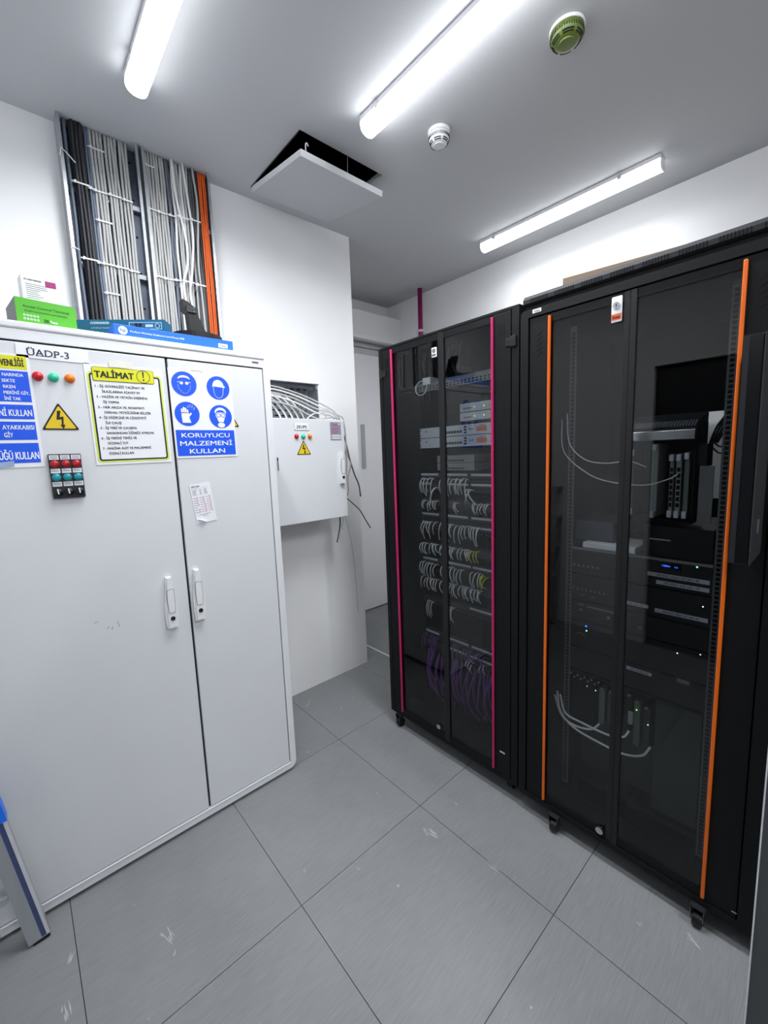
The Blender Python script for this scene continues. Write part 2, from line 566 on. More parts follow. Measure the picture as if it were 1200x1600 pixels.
# recess: beam, roller slot, white door
struct(MB().box(XP, XB, 2.975, YD, 2.59, 2.815, .003).box(XP, XB, 2.965, 2.985, 2.575, 2.605, .002).build('trim_2', WALL))
d = MB().box(2.05, 2.93, YD - .045, YD - .005, .012, 2.53).build('door_2', mat('white_door', (240, 240, 242), .5, var=.01))
struct(d)
MB().box(2.05, 2.93, YD - .052, YD - .0455, 2.475, 2.528, .002).build('top_rail', mat('worn_white', (196, 197, 199), .6, var=.08, scale=25), d)
MB().box(2.535, 2.575, YD - .062, YD - .0455, 1.42, 1.83, .004).build('pull_strip', mat('grey_pull', (176, 178, 182), .5), d)
struct(MB().box(XP, XB, YD - .06, YD - .001, 2.535, 2.56, .002).build('trim_3', mat('track_grey', (190, 191, 193), .5)))
# grey door leaf standing open beside the camera
d = MB().box(.80, .84, -.87, .0525, .01, 2.08).build('door_3', DOORG)
struct(d)
MB().box(.7985, .8415, .0526, .0546, .01, 2.08, .0008).build('pale_edge', DOORE, d)
MB().cyl((.80, -.79, 1.02), (-1, 0, 0), .011, .05).box(.745, .758, -.80, -.67, 1.008, 1.03, .004).build('door_handle', CHROME, d)

# ------------------------------------------------------------------ lamps
def lamp(x, y0, y1, label, wd=.078, watts=None, diff=None):
    t = thing('ceiling_lamp', label, 'lamp', (x, (y0 + y1) / 2, H), 'white tube lamps on the ceiling')
    hw = wd / 2
    MB().box(x - hw, x + hw, y0 + .004, y1 - .004, H - .022, H - .0005, .003).build('housing', WHT, t)
    n = 10
    prof = [(x - hw + .002, H - .023)] + [(x - (hw - .001) * math.cos(math.pi * k / n), H - .036 - .034 * math.sin(math.pi * k / n) ** .8) for k in range(n + 1)] + [(x + hw - .002, H - .023)]
    m = MB()
    m.prism([(px, y0 + .004, pz) for px, pz in prof], (0, y1 - y0 - .008, 0))
    m.build('diffuser', diff or LAMP, t)
    ld = bpy.data.lights.new('tube_light', 'AREA')
    ld.shape = 'RECTANGLE'; ld.size = wd * .8; ld.size_y = y1 - y0 - .03
    ld.energy = watts or LAMP_WATTS; ld.color = LAMP_TINT; ld.spread = math.radians(LAMP_SPREAD)
    lo = bpy.data.objects.new('tube_light', ld); COL.objects.link(lo); lo.parent = t
    lo.location = (0, 0, -.0715)
    for yy in (y0, y1 - .0038):
        e = MB()
        e.prism([(px, yy, pz) for px, pz in prof], (0, .0038, 0))
        e.build('end_cap', mat('cap_white', (235, 236, 238), .4), t)
    for yy in (y0 + .18, y1 - .12):
        MB().box(x - hw - .003, x - hw - .0002, yy, yy + .02, H - .034, H - .012).build('clip', CHROME, t)
    return t
lamp(.517, .80, 1.87, 'lit tube lamp on the ceiling above the white cabinet, leftmost of three', diff=emis('lamp_diffuser_soft', LAMP_TINT, 8.0))
lamp(1.326, .42, 1.49, 'lit tube lamp on the ceiling between the white and green detectors and the hatch')
lamp(.517, -1.75, -.55, 'added unseen fill lamp on the ceiling behind the camera, nearest the side wall')  # added out of view to brighten the room, built like the visible fixtures
lamp(1.326, -1.75, -.55, 'added unseen fill lamp on the ceiling behind the camera, second from the side wall')  # second added lamp out of view, more fill for cabinet and floor
lamp(2.64, .735, 1.80, 'lit tube lamp on the ceiling over the gap behind the black racks', watts=8.0, diff=emis('lamp_diffuser_dim', LAMP_TINT, 5.5))

# ------------------------------------------------------------------ hatch, detectors
t = thing('ceiling_hatch', 'white access hatch hanging ajar below a black ceiling opening', 'hatch', (1.376, HY1, H))
th = math.radians(8.5)
ax = Vector((0, -math.cos(th), -math.sin(th))); nz = Vector((0, math.sin(th), -math.cos(th)))
L = HY1 - HY0
c0 = Vector((1.376, HY1, H)) + ax * (L / 2) + nz * .013
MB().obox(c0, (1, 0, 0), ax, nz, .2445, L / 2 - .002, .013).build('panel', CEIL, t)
edge = Vector((0, HY1, H)) + ax * L
MB().obox(edge + Vector((1.376, 0, 0)) + nz * .013 - ax * .0008, (1, 0, 0), ax, nz, .2449, .0016, .0132).build('pale_edge', WHT, t)  # white strip makes the panel's near edge look lit
MB().obox(c0 - Vector((.2450, 0, 0)), (1, 0, 0), ax, nz, .0006, L / 2 - .002, .0132).build('pale_edge', WHT, t)  # left edge whitened too, light put into the colour
MB().tube(smooth_path([(1.16, edge.y + .004, edge.z + .001), (1.16, edge.y + .002, edge.z + .03), (1.166, edge.y, edge.z + .036), (1.172, edge.y, edge.z + .026)]), .003, 6).build('hook', WHT, t)
MB().tube([(1.40, edge.y + .01, edge.z - .002), (1.405, edge.y + .008, H + .035)], .0018, 6).build('hanger_wire', GALV, t)
m = MB()
m.box(HX0 - .004, HX0, HY0, HY1, H - .002, H + .002).box(HX0 - .004, HX1, HY1, HY1 + .004, H - .002, H + .002)
m.build('frame', mat('joint_grey', (70, 71, 74), .8), t)

def detector(x, y, r, h, mcap, mbase, label, hb):
    t = thing('smoke_detector', label, 'detector', (x, y, H))
    MB().lathe((x, y, H), (0, 0, -1), [(r * 1.03, .0005), (r * 1.05, hb * .3), (r * 1.02, hb)], 40).build('base', mbase, t, True)
    MB().lathe((x, y, H - hb), (0, 0, -1), [(r * .98, 0), (r * .96, h * .45), (r * .86, h * .75), (r * .72, h * .97), (r * .5, h), (.001, h)], 40).build('cover', mcap, t, True)
    m = MB()
    n = 44
    for k in range(n):
        a = 2 * math.pi * k / n
        cx, cy = math.cos(a), math.sin(a)
        m.obox((x + cx * r * .957, y + cy * r * .957, H - hb - h * .38), (cx, cy, 0), (-cy, cx, 0), (0, 0, 1), .0022, .0012, h * .13)
    m.build('side_vents', mat('vent_dark', (40, 44, 44), .7), t)
    m = MB()
    for rr, hh in ((.865, .755), (.79, .90)):
        for q in range(6):
            pts = []
            for k in range(9):
                a = math.radians(q * 60 + 7 + 46 * k / 8)
                pts.append((x + math.cos(a) * r * rr, y + math.sin(a) * r * rr, H - hb - h * hh))
            m.tube(pts, .0022, 5)
    m.build('ring_slots', mat('slot_black', (14, 16, 16), .8), t)
    MB().lathe((x, y, H - hb - h), (0, 0, -1), [(r * .5, 0), (r * .48, .003), (.001, .004)], 32).build('cap', mcap, t)
    return t
detector(1.622, 1.335, .047, .042, WHT, WHT, 'white smoke detector on the ceiling beside the middle tube lamp', .016)
detector(1.616, .757, .055, .034, DETG, WHT, 'green tinted smoke detector on the ceiling at the top of the photo', .012)

# ------------------------------------------------------------------ big white cabinet
YC = 1.731
CX0, CX1 = -.335, .912
cab = thing('electrical_cabinet', 'tall light grey two-door electrical cabinet covered in safety posters', 'cabinet', (.29, 2.0, 0))
def xz(pts, y): return [(u, y, v) for u, v in pts]
MB().prism(xz(rrect(CX0, CX1, .016, 1.964, .03), YC + .028), (0, 2.222 - YC - .028, 0)).build('body', CABW, cab)
MB().box(CX0 + .03, CX1 - .03, YC + .05, 2.20, 0.0, .016).build('plinth', MATTBLK, cab)
out = rrect(CX0, CX1, .016, 1.964, .034)
inn = rrect(CX0 + .034, CX1 - .031, .049, 1.931, .004)
MB().ring(xz(out, YC), xz(inn, YC), (0, .0275, 0)).build('frame', CABEDGE, cab)
MB().box(CX0 + .034, CX1 - .031, YC - .003, YC + .006, .043, .0495, .002).build('sill_lip', CABEDGE, cab)
MB().box(CX0 + .012, CX1 - .020, YC - .004, 2.222, 1.9645, 1.988, .006).build('top_cover', CABEDGE, cab)
MB().box(.832, .862, YC - .0015, YC - .0002, 1.947, 1.954, .0004).build('maker_badge', INKG, cab)
MB().box(.484, .4925, YC + .012, YC + .027, .05, 1.93).box(CX0 + .0345, CX1 - .0315, YC + .012, YC + .027, 1.9245, 1.9305).box(.8765, .8805, YC + .012, YC + .027, .05, 1.93).build('gasket', GASK, cab)
def handle(x, zt, zb, parent, y, wd=.046):
    pts = []
    L = zt - zb
    for k in range(25):
        s = k / 24
        hw = wd / 2 * (0.55 + .45 * math.sin(math.pi * min(1, (s * .95 + .22)))) * (1.0 if s < .95 else .8)
        pts.append((s, hw))
    outl = [(x - hw, zb + L * s) for s, hw in pts] + [(x + hw, zb + L * s) for s, hw in reversed(pts)]
    m = MB(); m.prism(xz(outl, y - .016), (0, .0155, 0))
    top = [(x + (u - x) * .72, zb + (v - zb) * .97 + .003) for u, v in outl]
    m.prism(xz(top, y - .023), (0, .0068, 0))
    hnd = m.build('swing_handle', WHT, parent)
    pd = [(x - .011, zb + L * .32), (x + .011, zb + L * .32), (x + .013, zb + L * .55), (x + .011, zb + L * .76), (x - .011, zb + L * .76), (x - .013, zb + L * .55)]
    MB().prism(xz([(x + (u - x) * 1.16, (v - zb - L * .54) * 1.04 + zb + L * .54) for u, v in pd], y - .0236), (0, .0005, 0)).build('lever_outline', INKG, hnd)
    MB().prism(xz(pd, y - .0255), (0, .0018, 0)).build('lever', WHT, hnd)
    MB().cyl((x, y - .0231, zb + L * .2), (0, -1, 0), .0085, .003, 20).build('key_lock', mat('lock_dark', (60, 62, 64), .35, metal=.8), hnd)
    return hnd
dl = MB().box(CX0 + .036, .484, YC, YC + .02, .0525, 1.9245, .0025).build('door', CABW, cab)
dr = MB().box(.4925, .8765, YC, YC + .02, .0525, 1.9245, .0025).build('door', CABW, cab)
handle(.414, 1.098, .893, dl, YC)
handle(.520, 1.106, .895, dr, YC)
# pilot lights on the left door
def pilot(x, z, y, lens, r, parent):
    p = MB().lathe((x, y, z), (0, -1, 0), [(r, -.0002), (r, .004), (r * .92, .007), (r * .8, .007)], 28).build('pilot_light', lens, parent, True)
    MB().lathe((x, y, z), (0, -1, 0), [(r * .78, .0072), (r * .74, .011), (r * .45, .0145), (.001, .0155)], 28).build('lens', lens, p, True)
    return p
for x, mm in ((.101, RED), (.141, TEALL), (.184, AMB)):
    pilot(x, 1.824, YC, mm, .0145, cab)
# black push-button panel
bp = MB().box(.098, .186, YC - .012, YC - .0002, 1.432, 1.578, .002).build('button_panel', mat('panel_black', (24, 25, 34), .45), cab)
for i in range(3):
    x = .113 + i * .029
    MB().lathe((x, YC - .0122, 1.545), (0, -1, 0), [(.0122, 0), (.0122, .006), (.0105, .009), (.001, .0095)], 24).build('red_button', mat('button_red', (170, 14, 30), .3), bp, True)
    MB().lathe((x, YC - .0122, 1.5015), (0, -1, 0), [(.0122, 0), (.0122, .006), (.0105, .009), (.001, .0095)], 24).build('teal_button', TEALB, bp, True)
    for z, n in ((1.567, 3), (1.523, 1), (1.480, 2)):
        m = MB()
        m.box(x - .0125, x + .0125, YC - .0132, YC - .0122, z - .0075, z + .0075)
        m.mat(1)
        for q in range(n):
            zz = z + (q - (n - 1) / 2) * .0042
            for u in range(5):
                m.box(x - .009 + u * .0038, x - .0066 + u * .0038, YC - .0135, YC - .0132, zz - .001, zz + .001)
        m.build('button_label', [PAPER, INK], bp)
    MB().lathe((x, YC - .0122, 1.452), (0, -1, 0), [(.0128, 0), (.0128, .005), (.011, .008), (.001, .0085)], 24).build('selector_knob', mat('knob_black', (14, 14, 16), .35), bp, True)
    MB().obox((x - .001, YC - .0212, 1.456), (1, 0, .12), (0, 1, 0), (-.12, 0, 1), .0016, .001, .0085).build('selector_mark', WINK, bp)
# scuffed scratches
m = MB()
for x, z, a in ((.165, .984, .2), (.214, .945, 1.2), (.232, .962, .9), (.236, .95, 1.3), (.2, .952, .7)):
    m.stroke('front', (x, YC - .0001, z), [(0, 0), (.009 * math.cos(a), .009 * math.sin(a))], .0016, .0003)
m.build('scratch_marks', INKG, cab)

# ------------------------------------------------------------------ posters on the cabinet
def paper(name, label, cat, x0, x1, z0, z1, tilt=0.0, y=YC, mat_=PAPER, t=.0008, gap=.0012):
    root = thing(name, label, cat, (x0, y, z0))
    a = math.radians(tilt)
    face = (Vector((math.cos(a), 0, math.sin(a))), Vector((-math.sin(a), 0, math.cos(a))))
    o = Vector((x0, y - gap, z0))
    W, HH = x1 - x0, z1 - z0
    m = MB(); m.rect(face, o, 0, W, 0, HH, t)
    m.build('sheet', mat_, root)
    o2 = o + face[0].cross(face[1]) * t
    return root, face, o2, W, HH

def tape(root, face, o, u, v, wd=.05, hh=.012):
    m = MB()
    m.plate(face, o, [(u, v), (u + wd * .3, v + .002), (u + wd, v - .001), (u + wd * 1.03, v + hh), (u + wd * .5, v + hh * 1.2), (u - .002, v + hh * .9)], .0006)
    m.build('tape', mat('clear_tape', (226, 224, 212), .2), root)

# name plate
r, fc, o, W, Hh = paper('name_plate', 'white name strip reading ÜADP-3 at the top of the cabinet door', 'sign', .056, .243, 1.879, 1.921, -.4)
m = MB()
m.text('ÜADP-3', fc, o, .026, .0085, .0215, width=.107, bold=.012)
for u, wd in ((.0265, .008), (.0375, .008)):
    m.rect(fc, o, u, u + wd, .0282, .0302)
for u, wd in ((.0475, .009), (.0575, .009), (.0685, .0075), (.0905, .0085)):
    m.rect(fc, o, u, u + wd, .0085, .0104)
m.build('lettering', NAVY, r)

# left poster (runs out of the photo)
r, fc, o, W, Hh = paper('safety_poster', 'blue and yellow safety poster cut by the left edge of the photo', 'poster', -.165, .088, 1.537, 1.885, .5)
m = MB(); m.rect(fc, o, .006, W - .008, Hh - .046, Hh - .006); m.build('yellow_band', YEL, r)
bands = ((.205, .296), (.148, .196), (.074, .139), (.012, .066))
for v0, v1 in ((.203, .296), (.150, .194), (.086, .142), (.014, .076)):
    m = MB(); m.rect(fc, o, .006, W - .008, v0, v1); m.build('blue_panel', BLUE, r)
o3 = o + fc[0].cross(fc[1]) * .0006
U0 = .165
m = MB(); m.text('VENLİĞİ', fc, o3, U0 + .073, Hh - .037, .020, 'RIGHT', width=.055, bold=.03); m.build('heading', INK, r)
for rows in ((('NARINDA', .2795, .068, .050, .0098), ('SEKTE', .2615, .046, .031, .0098), ('RKEN', .2435, .0445, .028, .0098), ('MERİNİ GİY,', .2255, .0765, .061, .0098), ('İNİ TAK', .2075, .054, .039, .0098)),
             (('Nİ KULLAN', .1595, .0755, .078, .0205),), (('AYAKKABISI', .118, .0755, .076, .0140), ('GİY', .0945, .022, .021, .0140)), (('ÜĞÜ KULLAN', .0255, .0775, .096, .024),)):
    m = MB()
    for s_, v_, x_, wd_, h_ in rows:
        m.text(s_, fc, o3, U0 + x_, v_, h_, 'RIGHT', width=wd_, bold=.018)
    m.build('lettering', WINK, r)
m = MB(); m.plate(fc, o3, [(.13, .0), (.178, .004), (.18, .022), (.13, .016)], .0006); m.build('tape', mat('film_tape', (150, 168, 200), .25), r)

# warning triangle
def warning(name_label, face, cx, cz, y, sz, parent_x=None, hidden=None):
    root = thing('warning_sticker', name_label, 'sticker', (cx, y, cz))
    o = Vector((cx, y - .0008, cz))
    h = sz * .87
    tri = lambda k: [(-sz / 2 * k, -h / 3 * k), (sz / 2 * k, -h / 3 * k), (0, h * 2 / 3 * k)]
    def rounded(k, r):
        P = tri(k); out = []
        for i in range(3):
            p = Vector(P[i]); a = Vector(P[i - 1]); b2 = Vector(P[(i + 1) % 3])
            pa = p + (a - p).normalized() * r; pb = p + (b2 - p).normalized() * r
            for q in range(5):
                s = q / 4
                out.append(tuple((pa * (1 - s) ** 2 + p * 2 * s * (1 - s) + pb * s * s)))
        return out
    m = MB(); m.plate(face, o, rounded(1.0, sz * .07), .0006); m.build('border', INK, root)
    o2 = o + Vector((0, -1, 0)) * .0006
    m = MB(); m.plate(face, o2, rounded(.84, sz * .06), .0005); m.build('yellow_field', WARN, root)
    o3 = o2 + Vector((0, -1, 0)) * .0005
    k = sz / .1
    bolt = [(-.005, .038), (.004, .038), (.0, .018), (.010, .020), (.008, -.006), (.0125, -.006), (.007, -.021), (-.001, -.007), (.003, -.006), (.004, .011), (-.009, .009)]
    m = MB(); m.plate(face, o3, [(u * k, (v - .006) * k) for u, v in bolt], .0004); m.build('lightning_bolt', INK, root)
    return root
warning('yellow lightning warning triangle beside the pilot lights on the large cabinet', 'front', .1435, 1.686, YC, .101)

# TALIMAT poster
r, fc, o, W, Hh = paper('instruction_poster', 'yellow bordered TALİMAT instruction poster taped to the left cabinet door', 'poster', .229, .4725, 1.537, 1.880, -.6 + 1.2)
m = MB(); m.ring([o + fc[0] * u + fc[1] * v for u, v in rrect(.006, W - .006, .008, Hh - .026, .012)],
                 [o + fc[0] * u + fc[1] * v for u, v in rrect(.013, W - .013, .015, Hh - .033, .008)], fc[0].cross(fc[1]) * .0005)
m.build('lime_border', LIME, r)
m = MB(); m.ring([o + fc[0] * u + fc[1] * v for u, v in rrect(.0115, W - .0115, .0135, Hh - .031, .009)],
                 [o + fc[0] * u + fc[1] * v for u, v in rrect(.0165, W - .0165, .0185, Hh - .036, .005)], fc[0].cross(fc[1]) * .0008)
m.build('black_border', INK, r)
o3 = o + fc[0].cross(fc[1]) * .001
m = MB(); m.plate(fc, o3, rrect(.0215, W - .0305, Hh - .0565, Hh - .0095, .006), .0005); m.build('header_edge', INK, r)
o4 = o3 + fc[0].cross(fc[1]) * .0005
m = MB(); m.plate(fc, o4, rrect(.0228, W - .0318, Hh - .0552, Hh - .0108, .005), .0004); m.build('header', YEL, r)
o5 = o4 + fc[0].cross(fc[1]) * .0004
m = MB()
m.text('TALİMAT', fc, o5, .0285, Hh - .044, .0215, width=.118, bold=.05)
m.annulus(fc, o5, .178, Hh - .033, .0222, .0205, .0005, 40)
m.plate(fc, o5, [(.1752, Hh - .016), (.1808, Hh - .016), (.1794, Hh - .0375), (.1766, Hh - .0375)], .0005)
m.disc(fc, o5, .178, Hh - .0445, .0029, .0005, 16)
m.build('heading', INK, r)
lines = [('1 - İŞ GÜVENLİĞİ TALİMAT VE', .026, .152), ('İKAZLARINA RİAYET ET', .044, .118), ('2 - VAZİFE VE YETKİN DIŞINDA', .026, .158),
         ('İŞ YAPMA', .044, .048), ('3 - HER ARIZA VE AKSAMAYI', .027, .142), ('DERHAL YETKİLİSİNE BİLDİR', .044, .146),
         ('4 - İŞ DİSİPLİNİ VE CİDDİYETİ', .026, .146), ('İLE ÇALIŞ', .043, .048), ('5 - İŞ YERİ VE ÇALIŞMA', .026, .112),
         ('SAHASINDAN İZİNSİZ AYRILMA', .043, .150), ('6 - İŞ YERİNİ TEMİZ VE', .025, .108), ('DÜZENLİ TUT', .042, .063),
         ('7 - MAKİNA ALET VE MALZEMENİ', .025, .152), ('ÖZENLİ KULLAN', .042, .076)]
m = MB()
for k, (s, u, wd) in enumerate(lines):
    m.text(s, fc, o, u, Hh - .0775 - k * .01775, .0082, width=wd, bold=.03)
m.build('lettering', INK, r)
tape(r, fc, o5, .075, Hh - .009, .075, .022)

# protective equipment poster
r, fc, o, W, Hh = paper('equipment_poster', 'white poster with four blue round pictograms on the right cabinet door', 'poster', .4915, .7345, 1.552, 1.8925, .3, gap=.0014)
N = fc[0].cross(fc[1])
m = MB(); m.rect(fc, o, .006, W - .006, .008, .108); m.build('blue_panel', BLUE, r)
m = MB()
o3 = o + N * .0006
m.text('KORUYUCU', fc, o3, .121, .0795, .0175, 'CENTER', width=.190, bold=.018)
m.text('MALZEMENİ', fc, o3, .121, .0475, .0185, 'CENTER', width=.206, bold=.018)
m.text('KULLAN', fc, o3, .121, .0165, .0185, 'CENTER', width=.140, bold=.018)
m.build('lettering', WINK, r)
cen = ((.0545, .284), (.186, .277), (.0555, .170), (.186, .163))
for (u, v) in cen:
    m = MB(); m.disc(fc, o, u, v, .0465, .0006, 48); m.build('blue_disc', BLUE, r)
# goggles head
def outline(m, pts, wd=.0016): m.stroke(fc, o3, pts, wd, .0004)
def arc(cx, cy, rx, ry, a0, a1, n=14): return [(cx + rx * math.cos(math.radians(a0 + (a1 - a0) * k / n)), cy + ry * math.sin(math.radians(a0 + (a1 - a0) * k / n))) for k in range(n + 1)]
m = MB(); u, v = cen[0]
m.plate(fc, o3, arc(u, v + .014, .024, .018, 20, 160) + arc(u, v + .014, .023, .010, 160, 20), .0004)
m.disc(fc, o3, u - .010, v + .003, .006, .0004, 20); m.disc(fc, o3, u + .010, v + .003, .006, .0004, 20)
outline(m, [(u - .024, v + .006), (u - .004, v + .006)], .002); outline(m, [(u + .004, v + .006), (u + .024, v + .006)], .002)
outline(m, [(u - .023, v - .002), (u - .022, v - .016)] + arc(u, v - .016, .0175, .020, 205, 335) + [(u + .022, v - .016), (u + .023, v - .002)], .0006)
m.build('goggles_pictogram', WINK, r)
m = MB(); u, v = cen[1]
m.plate(fc, o3, [(u - .027, v + .006), (u + .027, v + .002), (u + .027, v + .008)] + arc(u, v + .009, .022, .023, 0, 180), .0004)
outline(m, [(u - .020, v + .004), (u - .019, v - .012)] + arc(u, v - .016, .018, .024, 190, 350) + [(u + .019, v - .012), (u + .020, v + .002)], .0016)
m.build('helmet_pictogram', WINK, r)
m = MB(); u, v = cen[2]
m.plate(fc, o3, [(u - .020, v - .034), (u + .012, v - .034), (u + .006, v - .014), (u + .006, v + .006), (u - .022, v + .006), (u - .022, v - .010)], .0004)
for k, (du, dh) in enumerate(((-.0195, .020), (-.0125, .026), (-.0055, .024), (.0015, .017))):
    m.plate(fc, o3, rrect(u + du - .0029, u + du + .0029, v + .002, v + dh, .0026, 4), .0004)
outline(m, [(u + .006, v - .008), (u + .014, v + .002)], .006)
for k, (du, dh) in enumerate(((.004, .034), (.012, .036), (.019, .033), (.026, .026))):
    outline(m, [(u + du, v + dh - .010), (u + du + .002, v + dh)], .0012)
m.build('glove_pictogram', WINK, r)
m = MB(); u, v = cen[3]
m.plate(fc, o3, arc(u, v + .016, .024, .020, 0, 180) + arc(u, v + .012, .020, .014, 180, 0), .0004)
m.plate(fc, o3, rrect(u - .020, u + .020, v - .006, v + .016, .010, 6), .0004)
m.plate(fc, o3, [(u - .016, v - .006), (u + .016, v - .006), (u + .010, v - .022), (u - .010, v - .022)], .0004)
m.disc(fc, o3, u, v - .034, .015, .0004, 24, .010)
m.build('mask_pictogram', WINK, r)
o4 = o3 + N * .0004
m = MB(); m.annulus(fc, o4, u - .009, v + .005, .0085, .0062, .0004, 24); m.annulus(fc, o4, u + .009, v + .005, .0085, .0062, .0004, 24); outline(m, [(u - .010, v - .024), (u + .010, v - .024)], .0012)
m.build('mask_goggles', BLUE, r)
tape(r, fc, o3, .085, Hh - .004, .045, .008)
warning('mostly hidden black warning triangle behind the pictogram poster', 'front', .7035, 1.704, YC + .0006, .10)

# torn paper list
r, fc, o, W, Hh = paper('paper_list', 'small curled white paper list with purple ticks taped under the pictogram poster', 'paper', .545, .626, 1.286, 1.446, 4.0 + 2.5)
m = MB()
m.text('2023 plan', fc, o, .006, Hh - .0125, .0055, width=.032, bold=.04)
for k in range(5):
    for q, (a, b2) in enumerate(((.006, .026), (.034, .044), (.052, .066))):
        m.rect(fc, o, a, a + (b2 - a) * random.uniform(.6, 1), Hh - .026 - k * .0045, Hh - .0247 - k * .0045, .0003)
m.rect(fc, o, .005, .072, Hh - .0185, Hh - .0180, .0003)
for k in range(7):
    for a in (.004, .029, .054):
        m.rect(fc, o, a, a + .010, Hh - .058 - k * .0095, Hh - .0566 - k * .0095, .0003)
m.rect(fc, o, .015, .062, .034, .0352, .0003); m.rect(fc, o, .03, .05, .028, .0292, .0003)
m.build('print', INKG, r)
m = MB()
for k in range(7):
    for a in (.020, .045, .070):
        if random.random() < .85:
            m.annulus(fc, o, a + random.uniform(-.002, .002), Hh - .057 - k * .0095, .0036, .0026, .0004, 12)
m.build('tick_marks', INKP, r)
m = MB()
e = Vector((0, 0, 0))
pts = [o + fc[0] * .004 + fc[1] * .018, o + fc[0] * .036 + fc[1] * .0005, o + fc[0] * .030 + fc[1] * .006 + N * .009, o + fc[0] * .010 + fc[1] * .017 + N * .007]
m.prism(pts, N * .0005); m.build('curled_corner', PAPER, r)

# ------------------------------------------------------------------ things on top of the cabinet
ZT = 1.988
t = thing('green_carton', 'bright green carton with a black printed name on the cabinet top', 'box', (.071, 1.765, ZT), rotz=math.radians(7.5))
MB().box(0, .160, 0, .15, 0, .082, .001).build('carton', [CARDG], t, local=True)
MB().box(.0005, .1595, -.0012, -.0001, .0005, .0815).build('front_print', GREENC, t, local=True)
MB().box(.0005, .1595, .0, .15, .0821, .0828).build('top_print', GREENC, t, local=True)
m = MB()
m.text('Access Control Terminal', 'front', (0, -.0014, 0), .018, .0555, .0078, width=.122)
m.text('Simple but beautiful user interface', 'front', (0, -.0014, 0), .022, .0435, .0045, width=.112)
m.build('lettering', mat('dark_green_ink', (30, 84, 20), .6), t, local=True)
m = MB(); m.text('ZK', 'front', (0, -.0014, 0), .069, .0175, .0088, width=.014, bold=.05); m.build('logo_mark', INK, t, local=True)
m = MB(); m.text('Teco', 'front', (0, -.0014, 0), .085, .0175, .0078, width=.020, bold=.03)
for a in range(5):
    for q in range(2):
        m.annulus('front', (0, -.0014, 0), .020 + a * .0085, .031 - q * .011, .0032, .002, .0004, 12)
m.build('white_print', WINK, t, local=True)
t = thing('white_carton', 'small white carton with a purple corner on top of the green carton', 'box', (.097, 1.82, ZT + .0828), rotz=math.radians(6))
MB().box(0, .099, 0, .06, 0, .092, .001).build('carton', PAPER, t, local=True)
MB().box(.063, .0925, -.0008, -.0001, .064, .083).build('corner_label', mat('plum_ink', (150, 20, 100), .5), t, local=True)
m = MB()
m.text('ID CARD PRINTER', 'front', (0, -.0003, 0), .008, .075, .005, width=.045, bold=.04)
for k in range(8):
    m.rect('front', (0, -.0001, 0), .010, .040 + random.uniform(0, .04), .063 - k * .0062, .0646 - k * .0062, .0004)
m.annulus(('front'), (0, -.0001, 0), .02, .07, .001, .0005, .0003, 6)
m.build('print', INKG, t, local=True)

t = thing('blue_keyboard_carton', 'long flat blue keyboard carton lying on the cabinet top edge', 'box', (.331, 1.752, ZT), rotz=0)
MB().box(.331, .763, 1.752, 1.93, ZT, ZT + .0418, .0012).build('carton', BLUEC, t)
m = MB()
m.disc('front', (.360, 1.7518, ZT + .0225), 0, 0, .0145, .0005, 32); m.build('logo_disc', WINK, t); m = MB()
m.text('Pavilion Wireless Keyboard and Mouse 800', 'front', (.331, 1.7518, ZT), .052, .0195, .0068, width=.185)
m.build('white_print', WINK, t); m = MB()
m.rect('front', (.331, 1.7518, ZT), .370, .408, .010, .026, .0005)
m.build('corner_label', WINK, t)
m = MB(); m.text('hp', 'front', (.360, 1.7512, ZT + .0225), -.0085, -.0045, .0135, width=.017, bold=.01); m.text('Türkçe', 'front', (.331, 1.7512, ZT), .389, .0145, .0062, 'CENTER', width=.028, bold=.03)
m.build('logo_lettering', BLUEC, t)

ZB = ZT + .042
t = thing('teal_carton', 'dark teal carton lying askew on the blue carton at the cabinet top', 'box', (.250, 1.957, ZB + .0005), rotz=math.radians(-34.5))
MB().box(0, .315, 0, .07, 0, .050, .001).build('carton', TEALC, t, local=True)
m = MB()
m.text('COMMANDER', 'front', (0, -.0002, 0), .050, .034, .008, width=.066, bold=.05)
m.text('wireless headset', 'front', (0, -.0002, 0), .050, .018, .005, width=.075)
m.build('lettering', mat('pale_teal_ink', (190, 214, 220), .6), t, local=True)
m = MB()
fo_ = [(.186, -.0001, .014), (.304, -.0001, .014), (.304, -.0001, .040), (.186, -.0001, .040)]
fi_ = [(.188, -.0001, .016), (.302, -.0001, .016), (.302, -.0001, .038), (.188, -.0001, .038)]
m.ring(fo_, fi_, (0, -.0005, 0))
m.build('picture_frame', MATS['pale_teal_ink'], t, local=True)
m = MB(); m.annulus('front', (0, -.0001, 0), .288, .027, .009, .007, .0005, 20); m.rect('front', (0, -.0001, 0), .245, .272, .022, .032, .0005)
m.build('white_icons', MATS['pale_teal_ink'], t, local=True)
m = MB(); m.disc('front', (0, -.0001, 0), .212, .031, .006, .0005, 16); m.disc('front', (0, -.0001, 0), .226, .031, .006, .0005, 16); m.rect('front', (0, -.0001, 0), .210, .228, .017, .026, .0005)
m.build('black_print', INK, t, local=True)

